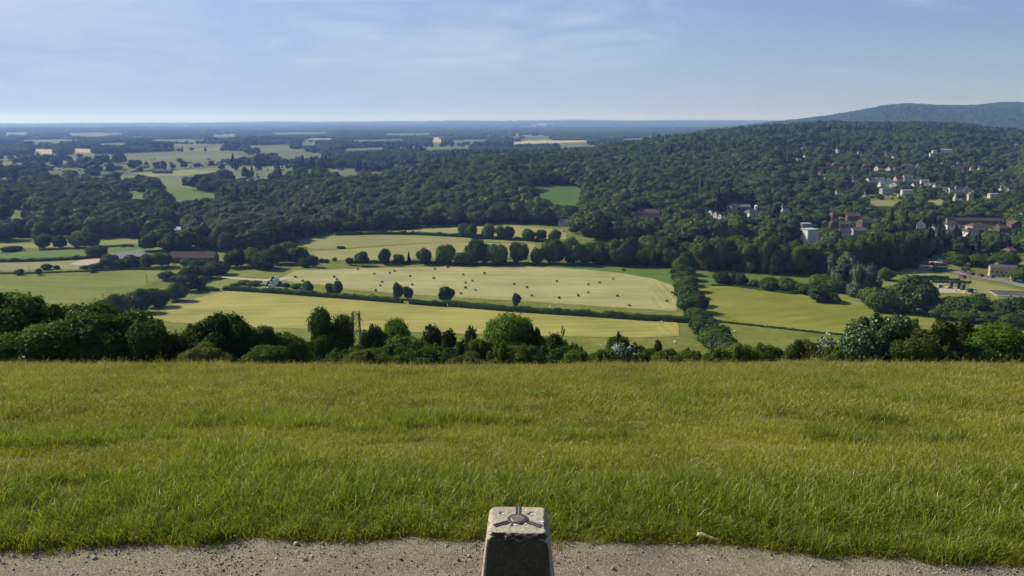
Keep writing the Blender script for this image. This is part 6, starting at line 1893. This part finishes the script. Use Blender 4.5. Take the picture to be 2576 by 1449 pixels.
def wood_mask(x, y, h, rg):
    z = H(x, y); u, v = proj(x, y, z)
    dpt = y * cp - (z - EYE) * sp
    hp = h / dpt * F
    ok = v < np.interp(u, WE_U, WE_V)
    # open plain beyond the woods
    plain = (y > np.interp(u, [0, 600, 700, 900, 1000, 1080], [1230, 1250, 1250, 1270, 1350, 1420])) & (u < 1080) & (y < 3300)
    pw = np.zeros(len(x), bool)
    for p_ in PLAIN_WOODS: pw |= in_poly(u, v, p_)
    global HEDGE_ROW
    ln1 = np.abs(((y + .12 * x + 60 * np.sin(x / 300)) % 290) - 145) < 7
    ln2 = np.abs(((x - .25 * y) % 340) - 170) < 6
    sc = fbm(x / 120, y / 120, 77)
    hed = (ln1 & (sc > .36)) | (ln2 & (sc > .42)) | (fbm(x / 75, y / 130, 79) > .69) | (rg.uniform(0, 1, len(x)) < .005)
    HEDGE_ROW = plain & ~pw
    ok &= ~plain | pw | hed
    farz = y >= 3300
    wn = fbm(x / 700, y / 1100, 55, 4)
    right = sst(.02, .12, x / y)
    ok &= ~farz | (wn > .515 - .42 * right - .04 * sst(3300, 6000, y)) | (rg.uniform(0, 1, len(x)) < .10)
    for p_ in VISIBLE:
        pa = np.array(p_); u0, v0 = pa.min(0); u1, v1 = pa.max(0)
        cand = ok & (u > u0 - 2) & (u < u1 + 2) & (v > v0) & (v - hp < v1)
        if cand.any():
            ci_ = np.where(cand)[0]; bad = np.zeros(len(ci_), bool)
            for fr in (0, .3, .6, .88):
                bad |= in_poly(u[ci_], v[ci_] - hp[ci_] * fr, p_)
            ok[ci_[bad]] = False
    hid = np.zeros(len(x), bool)
    for a, b, c, d, yy in HARR:
        cand = ok & (u > a - 3 - hp * .30) & (u < b + 3 + hp * .30) & (v > c + 1) & (v - hp * .95 < d - (d - c) * .14) & ((yy == 0) | (y < yy + 14))
        hid |= cand
    return ok & ~hid, ok & hid, z, u, v


def plant(y0, y1, cell, hr, wr, seed, kinds, smax=.74):
    x, y, rg = candidates(y0, y1, cell, smax, seed)
    h = rg.uniform(*hr, len(x)) * (.62 + .8 * fbm(x / 80, y / 80, 12))
    u, v = proj(x, y, H(x, y))
    town = (u > 1960) & (u < 2570) & (v > 365) & (v < 600)
    h = np.where(town, h * rg.uniform(.45, .85, len(x)), h)
    ok, hid, z, u, v = wood_mask(x, y, h, rg)
    ok &= ~(town & (v < 520) & (rg.uniform(0, 1, len(x)) < .18))
    h = np.where(HEDGE_ROW & (rg.uniform(0, 1, len(x)) < .72), rg.uniform(2.5, 5, len(x)), h)
    for _ in range(3):            # gardens: smaller trees where a tall one would hide a house
        h = np.where(hid, h * .62, h)
        ok2, hid2, z, u, v = wood_mask(x, y, h, np.random.default_rng(seed + 90))
        ok = ok | (hid & ok2); hid = hid & hid2 & (h > 3.5)
    # trees standing behind a skyline of ground are left out
    x, y, z, h, u, v = [a_[ok] for a_ in (x, y, z, h, u, v)]
    w_ = rg.uniform(*wr, len(x)) * (h / np.mean(hr)) ** .6
    return x, y, z, h, w_, u, v, rg


def mass(name, bands, protos, chooser, label):
    P_ = []; S_ = []; I_ = []; Rr = []
    for args in bands:
        x, y, z, h, w_, u, v, rg = plant(*args)
        k_ = chooser(x, y, u, v, rg)
        P_.append(np.column_stack([x, y, z - h * .06])); S_.append(np.column_stack([w_, w_ * rg.uniform(.85, 1.15, len(x)), h])); I_.append(k_); Rr.append(np.column_stack([np.zeros(len(x)), np.zeros(len(x)), rg.uniform(0, 6.28, len(x))]))
    P_, S_, I_, Rr = map(np.concatenate, (P_, S_, I_, Rr))
    con = np.isin(I_, [i_ for i_, m_ in enumerate(protos) if m_.materials[0].name.startswith('conifer')])
    S_[con, :2] *= .62; S_[con, 2] *= 1.3
    print(name, len(P_))
    return scatter(name, P_, Rr, S_, I_, protos, label, 'woodland')


def choose_mid(x, y, u, v, rg):
    k_ = rg.choice([0, 1, 2, 3, 4, 7, 8], len(x), p=[.19, .19, .17, .1, .19, .09, .07])
    wl = (in_poly(u, v, [(640, 560), (820, 530), (900, 560), (760, 600), (640, 640)]) | in_poly(u, v, [(500, 580), (640, 570), (640, 620), (500, 620)])) & (rg.uniform(0, 1, len(x)) < .55)
    k_[wl] = 5
    cn = fbm(x / 160, y / 160, 61) > np.where(u > 1500, .66, .72)
    k_[cn & (rg.uniform(0, 1, len(x)) < .5)] = 6
    return k_


def choose_far(x, y, u, v, rg):
    k_ = rg.choice([0, 1, 2, 3, 5], len(x), p=[.27, .27, .2, .16, .1])
    cn = fbm(x / 300, y / 300, 62) > .63
    k_[cn & (rg.uniform(0, 1, len(x)) < .5)] = 4
    return k_


mass("woodland", [(560, 1100, 11.5, (12, 23), (12, 25), 1, None, .80), (1100, 1500, 12, (12, 23), (12, 26), 2, None)], MIDW, choose_mid, 'dense mixed woodland filling the valley behind the fields')
mass("hillside_woods", [(1500, 2700, 13, (12, 22), (12, 25), 3, None), (2700, 4600, 17, (14, 20), (17, 25), 4, None)], FARW, choose_far, 'dark woods over the ridge and the plain')
mass("distant_woods", [(4600, 9200, 32, (15, 22), (36, 54), 5, None, .70), (9200, 21500, 75, (17, 26), (85, 125), 6, None, .70)], CLUMP, lambda x, y, u, v, rg: rg.integers(0, 4, len(x)), 'far woods fading blue towards the skyline')

# ---------------------------------------------------------------- meadow grass
def mat_grass(name, stops, trans, patch):
    k = NT(name)
    p = k.pos()
    n1 = k.noise(k.mapped(p, (.42, .30, 0)), 1.0, 4, .65); n2 = k.noise(k.mapped(p, (1, 1, 0)), 3.2, 3, .65)
    rnd = k.n('ShaderNodeNewGeometry').outputs['Random Per Island']
    n1 = k.math('MULTIPLY_ADD', k.math('SUBTRACT', n1, .5), 1.6, .5)
    f = k.math('ADD', k.math('MULTIPLY', n1, patch), k.math('ADD', k.math('MULTIPLY', n2, .35), k.math('MULTIPLY', rnd, .65 - patch)))
    f = k.math('MULTIPLY_ADD', k.math('SUBTRACT', f, .5), 2.1, .5)
    col = k.ramp(f, stops)
    d = k.n('ShaderNodeBsdfDiffuse'); k.l(col, d.inputs[0])
    t = k.n('ShaderNodeBsdfTranslucent'); k.l(k.mix(1.0, col, (1.1, 1.15, .6), 'MULTIPLY'), t.inputs[0])
    m1 = k.n('ShaderNodeMixShader'); m1.inputs[0].default_value = trans; k.l(d.outputs[0], m1.inputs[1]); k.l(t.outputs[0], m1.inputs[2])
    g = k.n('ShaderNodeBsdfGlossy', i_Roughness=.38); g.inputs[0].default_value = (.75, .8, .75, 1)
    m2 = k.n('ShaderNodeMixShader'); m2.inputs[0].default_value = .018; k.l(m1.outputs[0], m2.inputs[1]); k.l(g.outputs[0], m2.inputs[2])
    k.l(m2.outputs[0], k.out.inputs[0])
    return k.m


G_short = mat_grass("meadow_grass", [(.08, (.110, .140, .011)), (.42, (.228, .242, .022)), (.72, (.310, .297, .036)), (1, (.37, .33, .07))], .42, .46)
G_long = mat_grass("long_grass", [(.1, (.100, .155, .012)), (.5, (.188, .245, .020)), (.85, (.27, .305, .035)), (1, (.34, .35, .08))], .42, .25)
G_dry = mat_grass("dry_grass", [(.1, (.22, .19, .05)), (.5, (.31, .27, .09)), (1, (.42, .37, .17))], .35, .2)
G_seed = mat_grass("seed_heads", [(.1, (.22, .19, .085)), (.5, (.30, .265, .13)), (1, (.40, .36, .21))], .35, .2)


def tuft(seed, n, h, wd, rad, lean, dry, seed_frac, mats):
    rg = np.random.default_rng(seed); V_ = []; Q_ = []; T_ = []; qm = []; tm = []; off = 0
    for i_ in range(n):
        a_ = rg.uniform(0, 2 * PI); q = rad * math.sqrt(rg.uniform(0, 1)); b0 = np.array([math.cos(a_) * q, math.sin(a_) * q, -.02])
        la = rg.uniform(0, 2 * PI); ln = lean * rg.uniform(.3, 1.3); hh_ = h * rg.uniform(.55, 1.15)
        dr = np.array([math.cos(la) * ln, math.sin(la) * ln, 0]); fc = rg.uniform(0, PI); sd_ = np.array([math.cos(fc), math.sin(fc), 0])
        is_seed = rg.uniform() < seed_frac; mt = 2 if is_seed else (1 if rg.uniform() < dry else 0)
        w_ = wd * rg.uniform(.7, 1.3) * (.45 if is_seed else 1)
        if is_seed: hh_ *= 1.35
        p1 = b0 + dr * hh_ * .28 + np.array([0, 0, hh_ * .5]); p2 = b0 + dr * hh_ * .75 + np.array([0, 0, hh_ * .85]); p3 = b0 + dr * hh_ * (1.25 if not is_seed else .95) + np.array([0, 0, hh_ * (.98 if rg.uniform() < .6 else .8)])
        if is_seed:
            V_ += [b0 - sd_ * w_ * .4, b0 + sd_ * w_ * .4, p2 + sd_ * w_ * .4, p2 - sd_ * w_ * .4, p2 * .6 + p3 * .4 + sd_ * w_ * 2.2, p3, p2 * .6 + p3 * .4 - sd_ * w_ * 2.2]
            Q_ += [(off, off + 1, off + 2, off + 3), (off + 2, off + 4, off + 5, off + 6)]; qm += [mt, mt]; T_.append((off + 3, off + 2, off + 6)); tm.append(mt); off += 7
        else:
            V_ += [b0 - sd_ * w_ * .5, b0 + sd_ * w_ * .5, p1 + sd_ * w_ * .5, p1 - sd_ * w_ * .5, p2 + sd_ * w_ * .36, p2 - sd_ * w_ * .36, p3]
            Q_ += [(off, off + 1, off + 2, off + 3), (off + 3, off + 2, off + 4, off + 5)]; qm += [mt, mt]; T_.append((off + 5, off + 4, off + 6)); tm.append(mt); off += 7
    return np_mesh("tuft", np.array(V_), np.array(Q_), np.array(T_), mats, qm, tm)


GM = [G_short, G_dry, G_seed]; GL = [G_long, G_dry, G_seed]
TUFTS = [tuft(1, 56, .11, .0046, .13, .55, .08, .01, GM), tuft(2, 56, .13, .0046, .14, .7, .12, .02, GM), tuft(3, 56, .09, .005, .14, .9, .16, .0, GM),       # 0-2 short
         tuft(4, 66, .20, .0052, .12, .45, .07, .02, GL), tuft(5, 66, .25, .0055, .13, .55, .06, .04, GL), tuft(6, 60, .17, .005, .12, .6, .12, .02, GL),       # 3-5 long
         tuft(7, 44, .13, .009, .20, .5, .10, .05, GM), tuft(8, 44, .16, .009, .22, .6, .14, .08, GM),                                                     # 6-7 farther
         tuft(9, 26, .22, .011, .20, .35, .14, .14, GM), tuft(10, 22, .27, .010, .2, .4, .15, .22, GM), tuft(11, 50, .085, .006, .17, 1.0, .42, .0, GM)]                                                         # 8-9 seeding


def grass_band(y0, y1, dens_, seed):
    rg = np.random.default_rng(seed)
    half = (y1 + 2) * .80 + 1.5
    n = int((y1 - y0) * 2 * half * dens_)
    y = rg.uniform(y0, y1, n); x = rg.uniform(-half, half, n)
    m = np.abs(x) < (y + 2) * .80 + 1.0
    x, y = x[m], y[m]
    e = path_edge(x)
    m = y > e + rg.uniform(-.06, .05, len(y))
    (ax, ay, _z), (bx, by, _z2) = STICK
    tt_ = np.clip(((x - ax) * (bx - ax) + (y - ay) * (by - ay)) / ((bx - ax) ** 2 + (by - ay) ** 2), 0, 1)
    m &= (np.hypot(x - ax - tt_ * (bx - ax), y - ay - tt_ * (by - ay)) > .14) | (y > by + .25)
    return x[m], y[m], rg, (y - e)[m]


P_ = []; S_ = []; I_ = []; Rr = []
for y0, y1, dn, sd_ in ((4.6, 9, 105, 1), (9, 13, 85, 2), (13, 20, 62, 3), (20, 29, 40, 4), (29, 40, 30, 5), (40, 46, 20, 6)):
    x, y, rg, de = grass_band(y0, y1, dn, sd_)
    n = len(x)
    pt = fbm(x / 1.6, y / 1.1, 91); pt2 = fbm(x / 5.5, y / 2.2, 93)
    lng = (de < .9 + 2.2 * (pt2 - .3)) & (pt > .34) | (pt > .67) & (y < 20)
    bare = (pt < .33) & (de > 2.5)
    k_ = np.where(lng, rg.choice([3, 4, 5], n), rg.choice([0, 1, 2], n))
    k_ = np.where(bare & (rg.uniform(0, 1, n) < .7), 10, k_)
    if y0 >= 13:
        fw = np.where(bare & (rg.uniform(0, 1, n) < .5), 10, np.where(y > 24, rg.choice([6, 7, 8, 9], n, p=[.35, .35, .2, .1]), rg.choice([6, 7, 0, 1], n, p=[.35, .3, .2, .15])))
        k_ = np.where(lng & (rg.uniform(0, 1, n) < .6), k_, fw)
    if y0 >= 29:
        k_ = rg.choice([6, 7, 8, 9], n, p=[.35, .33, .18, .14])
    s_ = rg.uniform(.75, 1.25, n) * np.where(bare, .6, 1.0)
    s_ *= np.where(de < .35, .55 + rg.uniform(0, .4, n), 1.0)
    zs = s_ * (.75 + .55 * pt)
    if y0 >= 29: zs *= .78 + .9 * np.clip(fbm(x / .9, y / .9, 97) - .55, 0, 1) * 3
    P_.append(np.column_stack([x, y, H(x, y)])); S_.append(np.column_stack([s_, s_, zs])); I_.append(k_)
    Rr.append(np.column_stack([rg.normal(0, .12, n), rg.normal(0, .12, n), rg.uniform(0, 6.28, n)]))
rg = np.random.default_rng(13)
x = rg.uniform(-9, 9, 9000); de = np.abs(rg.normal(0, .28, 9000)); y = path_edge(x) + de; s_ = rg.uniform(.45, .95, 9000)
P_.append(np.column_stack([x, y, H(x, y)])); S_.append(np.column_stack([s_, s_, s_])); I_.append(rg.choice([0, 1, 2, 5, 10], 9000)); Rr.append(np.column_stack([0 * x, 0 * x, rg.uniform(0, 6.28, 9000)]))
# loose sprigs out on the gravel
rg = np.random.default_rng(12)
x = rg.uniform(-5, 5, 260); y = path_edge(x) - np.abs(rg.normal(0, .09, 260))
cl_ = fbm(x * 1.5, x * 0, 4) > .47
x, y = x[cl_], y[cl_]
P_.append(np.column_stack([x, y, H(x, y)])); s_ = rg.uniform(.2, .5, len(x)); S_.append(np.column_stack([s_, s_, s_])); I_.append(rg.choice([0, 2, 3], len(x))); Rr.append(np.column_stack([0 * x, 0 * x, rg.uniform(0, 6.28, len(x))]))
P_, S_, I_, Rr = map(np.concatenate, (P_, S_, I_, Rr))
print("grass", len(P_))
scatter("meadow_grass", P_, Rr, S_, I_, TUFTS, 'sunlit long grass of the meadow sloping away from the path', 'grass')

# ---------------------------------------------------------------- pebbles
m_peb = []
for nm_, c_ in (("flint_grey", (.22, .20, .18)), ("chalk_pale", (.38, .34, .27)), ("stone_brown", (.26, .20, .14)), ("flint_dark", (.085, .08, .08))):
    m_peb.append(mat_plain(nm_, c_, .85, .25, 20))
PEB = []
for i_ in range(8):
    iv, it = ICO1; rg = np.random.default_rng(60 + i_)
    v_ = iv * rg.uniform(.55, 1.0, 3) * rg.uniform(.75, 1.2, (len(iv), 1))
    PEB.append(np_mesh("pebble", v_, None, it, [m_peb[(0, 1, 2, 0, 3, 2, 0, 1)[i_]]]))
rg = np.random.default_rng(5)
n = 34000
x = rg.uniform(-6.2, 6.2, n); y = rg.uniform(4.4, 6.4, n); m = y < path_edge(x) + .02; x, y = x[m], y[m]
dn = fbm(x * 1.3, y * 2, 14) ; m = rg.uniform(0, 1, len(x)) < np.clip((dn - .25) * 2.0, .15, 1); x, y = x[m], y[m]
n = len(x); s_ = np.clip(rg.lognormal(-5.15, .5, n), .0022, .030)
scatter("gravel", np.column_stack([x, y, H(x, y) + .012 + s_ * .3]), rg.uniform(0, 6.28, (n, 3)), np.column_stack([s_, s_, s_ * .75]), rg.integers(0, 8, n), PEB, 'loose flints and chalk chips on the path', 'gravel')
print("gravel", n)
print("objects", len(SC.objects), "individual plants", N_TREES)
